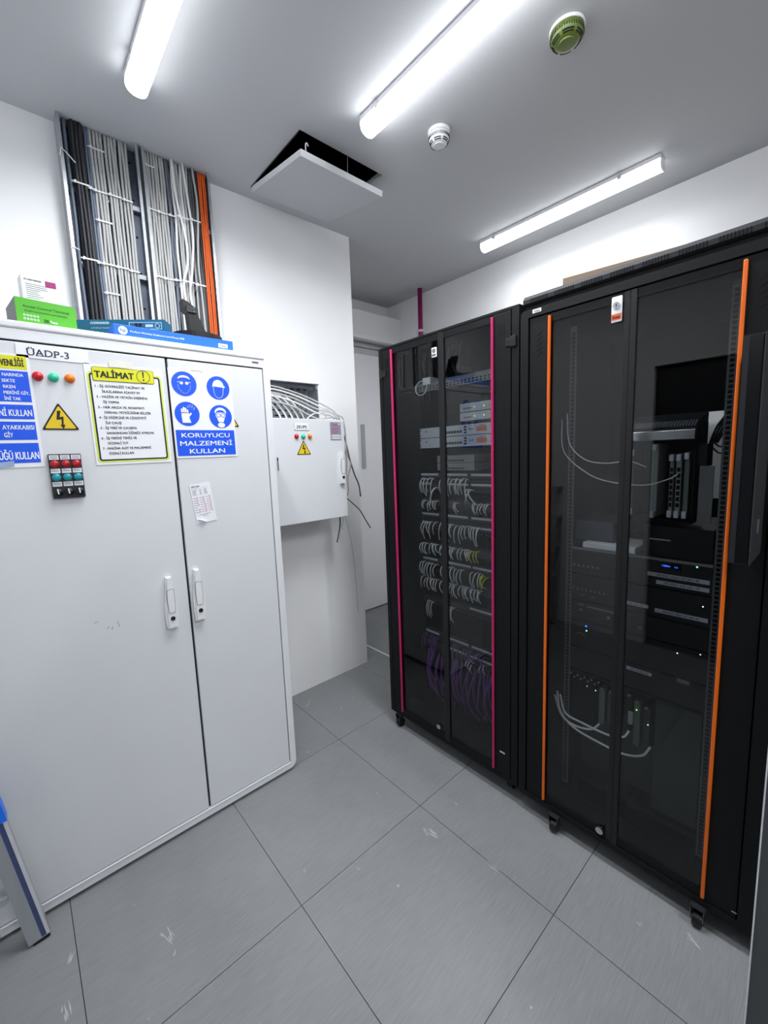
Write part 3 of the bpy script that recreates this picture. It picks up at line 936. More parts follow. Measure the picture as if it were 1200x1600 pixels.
SX, SY = .652, 1.846
t = thing('monitor_stand', 'black monitor foot without its screen standing on the blue carton', 'monitor stand', (SX, SY, ZB))
HZ = (Vector((1, 0, 0)), Vector((0, 1, 0)))
ell = lambda a, b: [(a * math.cos(2 * math.pi * k / 40), b * math.sin(2 * math.pi * k / 40)) for k in range(40)]
m = MB()
m.plate(HZ, (SX, SY, ZB + .004), ell(.100, .083), .020)
m.plate(HZ, (SX, SY, ZB + .024), ell(.088, .070), .005)
m.build('base_plate', BLK, t)
m = MB(); m.plate(HZ, (SX, SY, ZB + .0003), ell(.095, .078), .0036); m.build('rubber_rim', mat('rim_grey', (90, 92, 96), .5), t)
m = MB()
zb = ZB + .0292
m.prism([(SX - .022, SY, zb), (SX + .05, SY, zb), (SX + .030, SY, zb + .035), (SX + .014, SY, zb + .075), (SX + .012, SY, zb + .105), (SX - .028, SY, zb + .130), (SX - .046, SY, zb + .136), (SX - .045, SY, zb + .098), (SX - .028, SY, zb + .088), (SX - .026, SY, zb + .05)], (0, .045, 0))
m.build('neck', BLK, t)
MB().box(SX - .036, SX + .004, SY - .006, SY - .0005, zb + .085, zb + .112, .002).build('mount_plate', mat('bracket_black', (30, 31, 34), .35), t)
m = MB()
for z in (.091, .106): m.cyl((SX - .006, SY - .0062, zb + z), (0, -1, 0), .0025, .002, 10)
m.build('screws', GALVD, t)

# ------------------------------------------------------------------ cable trays on the wall
def tray(x0, x1, label):
    t = thing('cable_tray', label, 'cable tray', ((x0 + x1) / 2, YW, 1.3), 'upright cable trays on the left wall')
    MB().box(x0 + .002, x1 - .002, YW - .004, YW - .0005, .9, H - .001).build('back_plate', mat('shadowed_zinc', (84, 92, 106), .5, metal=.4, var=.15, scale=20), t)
    for a, b2 in ((x0, x0 + .002), (x1 - .002, x1)):
        m = MB()
        m.box(a, b2, YW - .072, YW - .0005, .9, H - .001)
        l0, l1 = (a, a + .012) if a == x0 else (b2 - .012, b2)
        m.box(l0, l1, YW - .0735, YW - .0722, .9, H - .001)
        m.build('side_rail', GALV, t)
    m = MB()
    for k in range(12):
        z = 1.15 + k * .16
        m.box(x1 - .042, x1 - .018, YW - .0048, YW - .0041, z, z + .008)
    m.build('slots', MATTBLK, t)
    for z in (2.715, 2.415):
        m = MB()
        m.box(x0 + .003, x1 - .003, YW - .030, YW - .0045, z - .016, z + .004)
        m.build('rung', GALV, t)
    return t
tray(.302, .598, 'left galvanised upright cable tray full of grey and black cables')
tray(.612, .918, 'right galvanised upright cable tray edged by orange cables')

def tray_cable(xs, y, r, m, label, group, z0=1.0, z1=H - .002, name='power_cable'):
    """one run of cable through points given as [(x, z)]"""
    pts = [(x, y + dy, z) for x, z, dy in xs]
    o = MB().tube(smooth_path(pts, 4), r, 8).build(name, m, None, True)
    return tag(o, label, 'cable', group)
GL = YW - .045
def straight(x, r, m, label, group, wob=.002, y=None):
    y = GL if y is None else y
    xs = [(x + random.uniform(-wob, wob), z, random.uniform(-.002, .002)) for z in (1.6, 1.9, 2.15, 2.415, 2.57, 2.715, 2.85)]
    xs.append((x + random.uniform(-wob, wob), H - .003, 0))
    return tray_cable(xs, y, r, m, label, group)
g = 'grey power cables in the left tray'
straight(.331, .0065, CABLEN, 'single blue-grey cable beside the left tray rail', None)
for x in (.349, .362, .375, .388):
    straight(x, .0070, CABLEB, 'black cable in the dark bundle of the left tray', 'black cables in the left tray')
for x in (.354, .368, .381):
    straight(x, .0070, CABLEB, 'black cable in the dark bundle of the left tray', 'black cables in the left tray', y=GL - .012)
for x in (.401, .410):
    straight(x, .0048, CABLEN, 'thin blue-grey cable between black and pale bundles', 'thin blue-grey cables in the left tray')
for x in (.420, .4325, .445, .4575):
    straight(x, .0057, CABLEG, 'pale grey cable in the first pale bundle of the left tray', 'first pale bundle of the left tray')
for x in (.475, .487, .499, .511):
    straight(x, .0055, CABLEG, 'pale grey cable in the second pale bundle of the left tray', 'second pale bundle of the left tray')
for x in (.529, .541, .553):
    straight(x, .0055, CABLEG, 'pale grey cable in the third pale bundle of the left tray', 'third pale bundle of the left tray')
for x in (.632, .6445, .657, .6695, .682, .6945, .706):
    straight(x, .0056, CABLEG, 'pale grey cable in the wide bundle of the right tray', 'wide pale bundle of the right tray')
for k, (x, m_) in enumerate(((.720, CABLEN), (.730, CABLED))):
    straight(x, .005, m_, 'dark thin cable beside the wide pale bundle of the right tray', 'dark thin cables in the right tray', .004)
for x in (.742, .756, .771, .787, .801):
    straight(x, .0062, CABLEW if x in (.742, .787) else CABLEG, 'pale loosely run cable in the middle of the right tray', 'loose pale cables in the right tray', .005)
for x in (.815, .827, .838, .849):
    straight(x, .0052, CABLED if x > .82 else CABLEG, 'grey cable near the orange cables in the right tray', 'grey cables beside the orange cables', .003)
straight(.860, .005, CABLEB, 'black cable touching the orange cables in the right tray', None)
for x in (.872, .882, .892, .902):
    straight(x, .0048, CABLEO, 'orange cable at the right end of the right tray', 'orange cables in the right tray', .0015)
# loose crossing cables in front
tray_cable([(.742, H - .003, 0), (.750, 2.80, 0), (.775, 2.62, -.01), (.772, 2.50, -.012), (.745, 2.40, -.01), (.757, 2.25, -.004), (.765, 1.95, 0), (.765, 1.6, 0)], GL - .02, .0062, CABLEW,
           'white cable kinking sideways in front of the right tray', None)
tray_cable([(.792, H - .003, 0), (.806, 2.78, 0), (.812, 2.64, -.008), (.790, 2.46, -.01), (.774, 2.36, -.006), (.79, 2.2, 0), (.80, 1.6, 0)], GL - .02, .0055, CABLEW,
           'white cable crossing diagonally in front of the right tray', None)
tray_cable([(.838, H - .003, 0), (.850, 2.82, 0), (.842, 2.70, -.008), (.828, 2.52, -.008), (.835, 2.3, -.004), (.845, 1.6, 0)], GL - .016, .0052, CABLEG,
           'pale cable swinging out beside the orange cables', None)

def tie(x0, x1, z, label, group, y=GL - .011, tail=True):
    m = MB()
    m.box(x0, x1, y - .0015, y, z - .003, z + .003)
    m.box(x0 - .002, x0 + .007, y - .007, y - .0015, z - .005, z + .005, .001)
    if tail:
        m.obox((x0 - .004, y - .010, z - .006), (.6, -.6, -.5), (0, 1, 0), (.5, 0, .6), .010, .001, .0025)
    return tag(m.build('cable_tie', TIE), label, 'cable tie', group)
for z, nm in ((2.72, 'upper'), (2.42, 'lower')):
    for x0, x1 in ((.341, .394), (.397, .416), (.415, .4675), (.469, .518), (.524, .560)):
        yy = GL - .020 if x0 < .35 else GL - .0085
        tie(x0, x1, z + random.uniform(-.004, .004), 'white cable tie in the %s row across the left tray' % nm, '%s ties of the left tray' % nm, yy)
    for x0, x1 in ((.626, .664), (.666, .712), (.715, .745), (.75, .80), (.81, .855)):
        tie(x0, x1, z + random.uniform(-.006, .006), 'white cable tie in the %s row across the right tray' % nm, '%s ties of the right tray' % nm, GL - .0085 if x0 < .72 else GL - .028)
for z in (2.89, 2.60, 2.30):
    tie(.414, .468, z, 'white tie holding the first pale bundle between the tie rows', 'single ties on the first pale bundle', GL - .0085)
tie(.627, .668, 2.905, 'white tie near the ceiling on the right tray', None, GL - .0085)
m = MB(); m.tube([(.300, YW - .076, 2.800), (.306, YW - .082, 2.830), (.330, YW - .078, 2.812), (.352, YW - .070, 2.795)], .0022, 6)
tag(m.build('cable_tie', TIE), 'white loose cable tie hooked over the left tray rail near the ceiling', 'cable tie')
m = MB(); m.tube([(.299, YW - .076, 2.445), (.306, YW - .080, 2.452), (.330, YW - .076, 2.446)], .0022, 6)
tag(m.build('cable_tie', TIE), 'white loose cable tie hooked over the left tray rail halfway up', 'cable tie')

# ------------------------------------------------------------------ small wall panel (UPS)
YU = 2.05
UX0, UX1, UZ0, UZ1 = 1.052, 1.548, 1.168, 1.752
t = thing('distribution_panel', 'small grey wall panel labelled ZEUPS beside the large cabinet', 'panel', (1.3, YW, UZ0))
MB().box(UX0, UX1, YU + .018, YW - .0005, UZ0, UZ1, .003).build('body', CABW, t)
dd = MB().box(UX0 - .001, UX1 + .001, YU, YU + .0175, UZ0 - .001, UZ1 + .001, .003).build('door', CABW, t)
MB().box(1.0885, 1.0945, YU - .004, YU - .0003, 1.474, 1.518, .001).build('hinge', GALVD, t)
MB().box(1.0885, 1.0945, YU - .004, YU - .0003, 1.521, 1.543, .001).build('hinge_pin', BLK, t)
handle(1.512, 1.566, 1.372, dd, YU, .034)
for x, mm in ((1.216, RED), (1.259, TEALL), (1.302, AMB)):
    pilot(x, 1.655, YU, mm, .0135, t)
m = MB(); m.box(UX0 + .02, UX1 - .02, YU + .03, YW - .02, UZ0 - .006, UZ0); m.build('bottom_gland_plate', mat('gland_dark', (70, 72, 76), .6), t)
warning('yellow lightning triangle on the small wall panel', 'front', 1.259, 1.580, YU, .092)
r, fc, o, W, Hh = paper('name_plate', 'small white label reading ZEUPS on the small wall panel', 'label', 1.206, 1.298, 1.689, 1.729, 0, YU)
m = MB(); m.text('ZEUPS', fc, o, W / 2, .0105, .0165, 'CENTER', width=.066, bold=.03); m.build('lettering', INK, r)
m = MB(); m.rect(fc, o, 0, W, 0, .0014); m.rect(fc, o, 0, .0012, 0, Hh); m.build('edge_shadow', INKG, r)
r, fc, o, W, Hh = paper('rating_sticker', 'grey printed rating sticker in the upper corner of the small wall panel', 'sticker', 1.447, 1.523, 1.634, 1.738, 0, YU, mat('sticker_grey', (134, 136, 150), .5))
m = MB()
m.text('PANO', fc, o, .02, .085, .008, width=.03, bold=.03)
for k, wd in enumerate((.05, .04, .05, .035)):
    m.rect(fc, o, .010, .010 + wd, .068 - k * .0095, .0705 - k * .0095, .0004)
m.build('print', INKP, r)
m = MB(); m.rect(fc, o, .008, .070, .006, .030, .0004); m.disc(fc, o, .064, .094, .005, .0004, 16); m.build('white_box', PAPER, r)
o3 = o + fc[0].cross(fc[1]) * .0005
m = MB()
for k in range(4): m.rect(fc, o3, .012 + k * .015, .018 + k * .015, .010, .026, .0003)
m.build('grey_blocks', INKG, r)

# perforated tray inside the wall opening
t = thing('perforated_tray', 'perforated metal cable tray inside the wall opening above the small panel', 'cable tray', (1.26, YW + .1, 1.8))
m = MB(); m.box(OX0 + .003, OX1 - .004, YW + .105, YW + .110, OZ0 + .002, OZ1 - .004)
m.mat(1)
for k in range(9):
    for q in range(11):
        x = 1.02 + q * .048 + (.024 if k % 2 else 0)
        z = 1.70 + k * .034
        if x + .026 < OX1 - .01:
            m.box(x, x + .026, YW + .1042, YW + .1049, z, z + .008)
m.build('mesh_plate', [GALV, MATTBLK], t)
MB().box(OX0 + .003, OX1 - .003, YW + .03, YW + .035, OZ1 - .028, OZ1 - .002).build('top_lip', GALVD, t)
MB().box(OX0 - .01, OX1 + .006, YW - .004, YW + .03, OZ1 - .0045, OZ1 - .0005).build('cover_edge', GALV, t)
MB().box(OX1 - .006, OX1 - .002, YW + .004, YW + .10, OZ0 + .002, OZ1 - .03).build('side_lip', GALV, t)

def flex(pts, r, m, label, group=None, name='flex_cable'):
    o = MB().tube(smooth_path(pts, 7), r, 8).build(name, m, None, True)
    return tag(o, label, 'cable', group)
g = 'white cables sweeping over the small panel'
lb = 'white cable sweeping from the wall opening over the small panel'
ya = YW + .03
for k, (z0, zm, xr, zr, yb) in enumerate(((1.945, 1.962, 1.575, 1.70, 2.13), (1.925, 1.945, 1.585, 1.72, 2.16), (1.905, 1.925, 1.568, 1.74, 2.10), (1.885, 1.905, 1.592, 1.66, 2.19),
                                          (1.865, 1.875, 1.560, 1.735, 2.14))):
    flex([(1.02, ya, z0), (1.18, YW - .02, zm), (1.32, YW - .06, zm - .03), (1.46, YW - .10, zm - .085 - k * .004), (xr - .02, yb, 1.80 - k * .006), (xr + .012, yb - .01, zr), (xr + .03, yb, 1.56), (xr + .026, yb + .01, 1.42), (xr + .012, yb + .02, 1.30 + k * .02)],
         .0048, CABLEW if k % 2 else CABLEG, lb, g)
for k, x in enumerate((1.225, 1.265, 1.305, 1.345, 1.385)):
    flex([(x + .02, YW - .05, 1.752), (x + .015, YW - .03, 1.80), (x, YW + .02, 1.86), (x - .03, YW + .05, 1.905), (x - .09, YW + .06, 1.93), (1.02, YW + .07, 1.945)], .0052, CABLEW,
         'white cable rising from the small panel into the wall opening', 'white cables entering the wall opening')
flex([(1.16, YW - .06, 1.752), (1.15, YW - .03, 1.80), (1.10, YW, 1.835), (1.02, YW + .03, 1.85)], .006, CABLEW, 'thick white cable at the left end of the wall opening')
flex([(1.46, YW - .06, 1.752), (1.455, YW - .02, 1.80), (1.47, YW + .04, 1.86), (1.49, YW + .08, 1.95)], .006, CABLED, 'dark cable rising at the right end of the wall opening')
flex([(1.38, YW - .08, 1.752), (1.44, YW - .09, 1.80), (1.52, YW - .09, 1.81), (1.55, YW - .07, 1.78)], .004, CABLEW, 'short white cable arching behind the panel top edge')
flex([(1.56, 2.14, 1.76), (1.60, 2.12, 1.66), (1.635, 2.12, 1.52), (1.668, 2.12, 1.42), (1.70, 2.12, 1.35), (1.712, 2.12, 1.27)], .0046, CABLED, 'dark grey cable end hanging free beside the small panel')
flex([(1.575, 2.14, 1.62), (1.64, 2.12, 1.50), (1.615, 2.12, 1.40), (1.612, 2.12, 1.31), (1.60, 2.13, 1.28)], .0044, CABLEG, 'grey cable looping close beside the small panel')
flex([(1.585, 2.16, 1.30), (1.64, 2.12, 1.235), (1.70, 2.12, 1.18), (1.752, 2.12, 1.10), (1.786, 2.12, 1.05)], .0038, CABLED, 'thin dark cable end pointing down to the right of the panel')
flex([(1.538, 2.12, 1.168), (1.535, 2.12, 1.11), (1.518, 2.12, 1.04), (1.503, 2.12, .998)], .0046, CABLED, 'grey cable end hanging below the small panel')
flex([(1.556, 2.13, 1.30), (1.562, 2.125, 1.18), (1.560, 2.12, 1.12), (1.548, 2.12, 1.10), (1.556, 2.12, 1.075)], .0042, CABLEW, 'white cable end tucked under the small panel corner')
flex([(1.60, YW - .02, 1.45), (1.66, YW - .008, 1.25), (1.73, YW - .006, 1.05), (1.765, YW - .006, .85), (1.78, YW - .006, .60), (1.785, YW - .006, .42)], .0012, mat('grey_thread', (150, 152, 158), .6), 'thin grey wire hanging against the white wall below the small panel', None, 'wire')

# ------------------------------------------------------------------ floor cable, pipe
o = MB().box(2.02, 2.032, 2.2, 2.96, .0003, .005, .001).build('floor_cable', CABLEW)
tag(o, 'white flat cable lying on the floor in the passage beside the racks', 'cable')
t = thing('gas_pipe', 'magenta pipe dropping from the ceiling behind the first rack', 'pipe', (2.88, 2.6, 0))
MB().cyl((2.88, 2.617, 2.20), (0, 0, 1), .021, H - .001 - 2.20, 24).build('pipe', MAROON, t, True)
MB().lathe((2.88, 2.617, 2.60), (0, 0, 1), [(.026, 0), (.034, .004), (.034, .018), (.026, .022)], 24).build('collar', mat('pink_collar', (226, 196, 212), .4), t)
MB().box(2.90, XB - .0005, 2.605, 2.629, 2.28, 2.31, .002).build('bracket', GALV, t)

# ------------------------------------------------------------------ racks
XR = 1.501
def castor(x, y, t, htop):
    c = MB()
    c.box(x - .005, x + .02, y - .019, y + .019, htop - .005, htop - .0005)
    c.prism([(x - .012, y - .018, htop - .006), (x + .014, y - .018, htop - .006), (x + .022, y - .018, .018), (x + .004, y - .018, .018)], (0, .003, 0))
    c.prism([(x - .012, y + .015, htop - .006), (x + .014, y + .015, htop - .006), (x + .022, y + .015, .018), (x + .004, y + .015, .018)], (0, .003, 0))
    o = c.build('castor', mat('castor_steel', (74, 76, 80), .35, metal=.8), t)
    MB().cyl((x + .012, y - .012, .024), (0, 1, 0), .0238, .024, 28).build('wheel', BLK, o)
    MB().cyl((x + .012, y - .0155, .024), (0, 1, 0), .008, .031, 16).build('hub', CHROME, o)

def vents_v(m, x, ys, z0, z1):
    for y in ys:
        m.box(x - .0006, x + .0002, y - .0025, y + .0025, z0, z1)

def sheet_rack(y0, y1, z0, z1, depth, t, rear=None, side=.002):
    """side panels, roof, base, back of a rack body (inside dark)"""
    x0, x1 = XR + .012, XR + depth
    m = MB()
    m.box(x0, x1, y0, y0 + side, z0, z1); m.box(x0, x1, y1 - side, y1, z0, z1)
    m.box(x0, x1, y0 + side, y1 - side, z1 - .003, z1); m.box(x0, x1, y0 + side, y1 - side, z0, z0 + .003)
    if rear is None:
        m.box(x1 - .003, x1, y0 + side, y1 - side, z0 + .003, z1 - .003)
    else:
        ra, rb, za, zb = rear
        m.box(x1 - .003, x1, y0 + side, ra, z0 + .003, z1 - .003); m.box(x1 - .003, x1, rb, y1 - side, z0 + .003, z1 - .003)
        m.box(x1 - .003, x1, ra, rb, z0 + .003, za); m.box(x1 - .003, x1, ra, rb, zb, z1 - .003)
    m.build('body', RACKIN, t)

def mount_rail(x, ya, yb, z0, z1, t, m_=None):
    m = MB()
    m.box(x, x + .002, min(ya, yb), max(ya, yb), z0, z1)
    e = max(ya, yb) if ya < yb else max(ya, yb)
    m.mat(1)
    n = int((z1 - z0 - .02) / .0148)
    yc = (ya + yb) / 2
    for k in range(n):
        z = z0 + .012 + k * .0148
        m.box(x - .0004, x + .0001, yc - .0055, yc + .0055, z, z + .0105)
    m.build('mounting_rail', [m_ or mat('rail_grey', (96, 98, 102), .5), MATTBLK], t)

# ---- rack with magenta strips
A0, A1, AZ0, AZ1 = .866, 1.662, .078, 2.075
ra = thing('server_rack', 'black network rack with magenta strips on its glass doors', 'rack', (2.0, 1.264, 0))
sheet_rack(A0, A1, AZ0, AZ1, .90, ra)
m = MB()
m.box(XR, XR + .0115, A0, A0 + .031, AZ0, AZ1, .001); m.box(XR, XR + .0115, A1 - .026, A1, AZ0, AZ1, .001)
m.box(XR, XR + .0115, A0 + .031, A1 - .026, AZ1 - .010, AZ1); m.box(XR, XR + .0115, A0 + .031, A1 - .026, AZ0, AZ0 + .018)
m.build('front_frame', RACK, ra)
def rack_door(ya, yb, side, t, strip, z0, z1, panel, vents, stile):
    """leaf from ya to yb; 'side' = +1 vent panel on the +Y end"""
    lo, hi = ya, yb
    if side > 0: pa, pb, ga, gb = hi - panel, hi, lo, hi - panel
    else: pa, pb, ga, gb = lo, lo + panel, lo + panel, hi
    m = MB(); m.box(XR - .001, XR + .010, pa, pb, z0, z1, .0015)
    dr = m.build('door', RACK, t)
    if stile:
        # meeting stile on the free end
        sa, sb = (ga, ga + stile) if side > 0 else (gb - stile, gb)
        MB().box(XR - .003, XR + .010, sa, sb, z0, z1, .002).build('stile', BLK, dr)
        if side > 0: ga = sb
        else: gb = sa
    for za, zb in ((z1 - .028, z1), (z0, z0 + .03)):
        MB().box(XR - .0004, XR + .0094, ga, gb, za, zb).build('door_rail', RACK, dr)
    MB().box(XR + .003, XR + .007, ga - .001, gb + .001, z0 + .0295, z1 - .0275).build('glass_pane', GLASS, dr)
    sy = pa if side > 0 else pb
    MB().box(XR - .011, XR - .0012, sy - .0048, sy + .0048, z0 + .012, z1 - .008, .003).build('coloured_strip', strip, dr)
    m = MB()
    vents(m, (pa + pb) / 2)
    m.build('vent_slots', MATTBLK, dr)
    return dr
vv = lambda m, yc: vents_v(m, XR - .001, (yc - .011, yc, yc + .011), 1.975, 2.018)
dl_ = rack_door(1.2465, 1.632, +1, ra, PINK, .098, 2.062, .070, vv, .0)
dr_ = rack_door(.9005, 1.2445, -1, ra, PINK, .098, 2.062, .079, vv, .0)
MB().box(XR - .004, XR + .010, 1.230, 1.2455, .098, 2.062, .002).box(XR - .003, XR + .010, 1.2455, 1.262, .098, 2.062, .002).build('meeting_post', BLK, dl_)
MB().box(XR - .005, XR - .0005, 1.2685, 1.298, 1.962, 2.005, .003).build('lock_plate', PAPER, dl_)
m = MB(); m.annulus('rack', (XR - .0052, 1.283, 1.990), 0, 0, .009, .003, .001, 20); m.build('key_lock', mat('lock_steel', (110, 112, 116), .3, metal=.9), dl_)
MB().box(XR - .0056, XR - .005, 1.272, 1.295, 1.968, 1.976).build('lock_print', INKG, dl_)
MB().cyl((XR - .001, 1.298, .153), (-1, 0, 0), .012, .010, 24).build('bottom_lock', CHROME, dl_)
for yb, sg in ((.876, 1), (1.655, -1)):
    m = MB(); m.box(XR - .008, XR - .0012, yb, yb + sg * .024, 1.925, 1.965, .002); m.box(XR - .006, XR - .0012, yb + sg * .02, yb + sg * .046, 1.93, 1.96, .002)
    m.build('hinge_bracket', BLK, ra)
MB().box(XR - .0022, XR - .001, .925, .950, .203, .209).build('tiny_badge', LABEL, ra)
for x, y in ((1.503, 1.602), (1.56, .93), (2.33, 1.588), (2.33, .93)):
    castor(x, y, ra, AZ0)
XE1 = 1.63
mount_rail(XE1 + .0005, 1.497, 1.520, .12, 2.04, ra, RACKIN)
mount_rail(XE1 + .0005, 1.008, 1.031, .12, 2.04, ra, RACKIN)
MB().box(XE1 + .003, XE1 + .006, 1.522, A1 - .002, .12, 2.04).box(XE1 + .003, XE1 + .006, A0 + .002, 1.006, .12, 2.04).build('side_baffle', RACKIN, ra)
EL, ER = 1.504, 1.023

def shelf_dev(name, label, cat, ya, yb, z0, z1, m_, X, depth=.25, group=None):
    t = thing(name, label, cat, (X + depth / 2, (ya + yb) / 2, z0), group)
    MB().box(X, X + depth, min(ya, yb), max(ya, yb), z0, z1, .001).build('case', m_, t)
    return t
# shelf
t = thing('rack_shelf', 'grey perforated shelf near the top of the magenta-striped rack', 'shelf', (1.9, 1.26, 1.86))
MB().box(XE1 - .02, XE1 + .5, ER, EL, 1.868, 1.871).build('deck', GREYD, t)
m = MB(); m.box(XE1 - .022, XE1 - .0202, ER - .0, EL + .0, 1.840, 1.884)
m.mat(1)
for k in range(22):
    y = ER + .02 + k * .021
    m.box(XE1 - .0226, XE1 - .0221, y, y + .011, 1.846, 1.852); m.box(XE1 - .0226, XE1 - .0221, y, y + .011, 1.857, 1.863)
m.build('front_lip', [GREYD, MATTBLK], t)
for k in range(9):
    y = 1.59 - k * .042 + random.uniform(-.008, .008)
    o = MB().tube(smooth_path([(1.72, y, 2.06), (1.70, y + random.uniform(-.01, .01), 2.0), (1.71, y + random.uniform(-.02, .02), 1.94), (1.74, y + random.uniform(-.03, .03), 1.885 if y < 1.50 else 1.80)], 4), .009, 8).build('trunk_cable', CABLEB, None, True)
    tag(o, 'thick black cable hanging from the roof inside the magenta-striped rack', 'cable', 'black cables in the top of the magenta-striped rack')
t = shelf_dev('media_converter', 'small white box with a coiled cable on the rack shelf', 'device', 1.40, 1.45, 1.8715, 1.905, WHT, 1.60, .08)
MB().tube([(1.595 + .006 * math.sin(a * .9), 1.445 + .035 * math.cos(a) + .01, 1.858 + .035 * math.sin(a)) for a in [k * .45 for k in range(30)]], .0025, 6).build('coiled_lead', CORDW, t, True)
# white devices
for z0, z1, lb in ((1.718, 1.757, 'upper short white device with pinpoint lights in the magenta-striped rack'), (1.677, 1.715, 'lower short white device with pinpoint lights in the magenta-striped rack')):
    t = shelf_dev('network_device', lb, 'device', ER, 1.245, z0, z1, mat('greenish_white', (196, 204, 200), .45), XE1, .2, 'short white devices')
    m = MB()
    for q in range(3): m.box(XE1 - .0008, XE1 - .0001, 1.06 + q * .05, 1.064 + q * .05, z0 + .016, z0 + .021)
    m.build('status_lights', LEDW, t)
    MB().box(XE1 - .0006, XE1 - .0001, 1.18, 1.225, z0 + .014, z0 + .018).build('print', INKG, t)
for k, (z0, z1) in enumerate(((1.612, 1.661), (1.560, 1.609))):
    t = shelf_dev('controller_unit', '%s white rack unit with an orange display' % ('upper' if k == 0 else 'lower'), 'device', ER, EL, z0, z1, SILV, XE1, .3, 'white units with orange displays')
    MB().box(XE1 - .0012, XE1 - .0001, 1.098, 1.150, z0 + .014, z1 - .014).build('display', ORTXT, t)
    m = MB()
    for q in range(3):
        m.box(XE1 - .0014, XE1 - .0001, 1.208, 1.222, z0 + .008 + q * .013, z0 + .016 + q * .013)
    for a in (1.045, 1.066):
        for q in (0, 1): m.box(XE1 - .0014, XE1 - .0001, a, a + .009, z0 + .011 + q * .018, z0 + .021 + q * .018)
    for q in range(8): m.box(XE1 - .0014, XE1 - .0001, 1.235 + q * .017, 1.248 + q * .017, z0 + .012, z0 + .024)
    m.box(XE1 - .0014, XE1 - .0001, 1.455, 1.463, z0 + .028, z0 + .034)
    for a in (EL - .008,):
        for q in (0, 1): m.box(XE1 - .0014, XE1 - .0001, a, a + .005, z0 + .008 + q * .028, z0 + .014 + q * .028)
    m.build('sockets', INK, t)
    MB().box(XE1 - .0012, XE1 - .0001, 1.168, 1.195, z0 + .022, z0 + .030).box(XE1 - .0012, XE1 - .0001, 1.105, 1.14, z1 - .010, z1 - .007).build('print', mat('pale_blue_ink', (110, 140, 180), .5), t)
for k, (z0, z1) in enumerate(((1.484, 1.519), (1.446, 1.481))):
    t = shelf_dev('grey_switch', '%s small grey switch under the white units in the rack' % ('upper' if k == 0 else 'lower'), 'device', 1.166, 1.39, z0, z1, mat('pale_grey_device', (140, 143, 143), .5), XE1, .22, 'small grey switches')
    m = MB()
    for q in range(9): m.box(XE1 - .001, XE1 - .0001, 1.225 + q * .014, 1.236 + q * .014, z0 + .006, z0 + .014)
    for q in range(3): m.box(XE1 - .001, XE1 - .0001, 1.32 + q * .014, 1.329 + q * .014, z0 + .020, z0 + .027)
    m.build('ports', INK, t)

def patch_panel(z, label, strips=((1.50, 1.385), (1.365, 1.205), (1.185, 1.026)), name='patch_bay', hole=True):
    t = thing(name, label, 'panel', (XE1, 1.264, z), None)
    MB().box(XE1, XE1 + .03, ER, EL, z - .042, z, .0008).build('face_plate', mat('panel_face_black', (30, 31, 33), .5), t)
    m = MB()
    for a, b2 in strips:
        m.box(XE1 - .0022, XE1 - .0002, b2, a, z - .012, z - .002, .0005)
    m.build('label_strip', LABEL, t)
    m = MB()
    for q in range(24):
        y = EL - .02 - q * .0192
        m.box(XE1 - .0012, XE1 - .0001, y - .013, y, z - .034, z - .021)
    m.build('ports', MATTBLK, t)
    m = MB()
    for q in range(24):
        y = EL - .02 - q * .0192
        m.box(XE1 - .0012, XE1 - .0001, y - .012, y - .001, z - .0195, z - .0165)
    m.build('port_numbers', INKG, t)
    return t
def switch(z, label):
    t = shelf_dev('network_switch', label, 'switch', ER, EL, z - .043, z, mat('switch_black', (26, 27, 30), .5), XE1, .25)
    m = MB()
    for q in range(24):
        for w_ in (0, 1):
            y = EL - .03 - q * .0175
            m.box(XE1 - .001, XE1 - .0001, y - .012, y, z - .018 - w_ * .017, z - .007 - w_ * .017)
    m.build('ports', mat('port_grey', (60, 63, 66), .5), t)
    return t
patch_panel(1.432, 'topmost patch panel in the magenta-striped rack with a pale strip')
patch_panel(1.385, 'second patch panel from the top in the magenta-striped rack', ((1.50, 1.43), (1.36, 1.2), (1.185, 1.026)))
switch(1.300, 'black switch below the two topmost patch panels')
patch_panel(1.226, 'third patch panel from the top in the magenta-striped rack')
patch_panel(1.180, 'fourth patch panel from the top in the magenta-striped rack', ((1.50, 1.44), (1.19, 1.026)))
switch(1.070, 'black switch below the third and fourth patch panels, with a yellow cord group')
patch_panel(.985, 'patch panel at mid height of the magenta-striped rack', ((1.50, 1.40), (1.36, 1.19), (1.18, 1.026)))
switch(.885, 'black switch beneath the mid-height patch panel')
patch_panel(.775, 'patch panel with square ports low in the magenta-striped rack', ((1.2, 1.026),))
patch_panel(.578, 'upper of the two lowest patch panels over the purple cords', ((1.49, 1.40), (1.36, 1.21), (1.19, 1.026)))
patch_panel(.525, 'lower of the two lowest patch panels over the purple cords', ((1.36, 1.22), (1.2, 1.026)))

# patch cords: a few shapes, copied along the ports
def cord_mesh(drop, out_, dy, r=.0028):
    pts = [(0, 0, 0), (-out_ * .6, 0, .002), (-out_, dy * .25, -drop * .22), (-out_ * 1.02, dy * .6, -drop * .6), (-out_ * .6, dy, -drop)]
    m = MB().tube(smooth_path(pts, 4), r, 6)
    return m
CORD_SHAPES = {}
def cord_shape(key, m_):
    if (key, m_.name) not in CORD_SHAPES:
        drop, out_, dy = key
        o = cord_mesh(drop, out_, dy).build('patch_cable', m_, None, True)
        CORD_SHAPES[(key, m_.name)] = o
        o['used'] = 0
    return CORD_SHAPES[(key, m_.name)]
def cord(y, z, key, m_, label, group):
    s = cord_shape(key, m_)
    if s.get('used', 0) == 0:
        o = s; s['used'] = 1
    else:
        o = s.copy(); COL.objects.link(o)
    o.location = (XE1 - .0015, y, z)
    tag(o, label, 'cable', group)
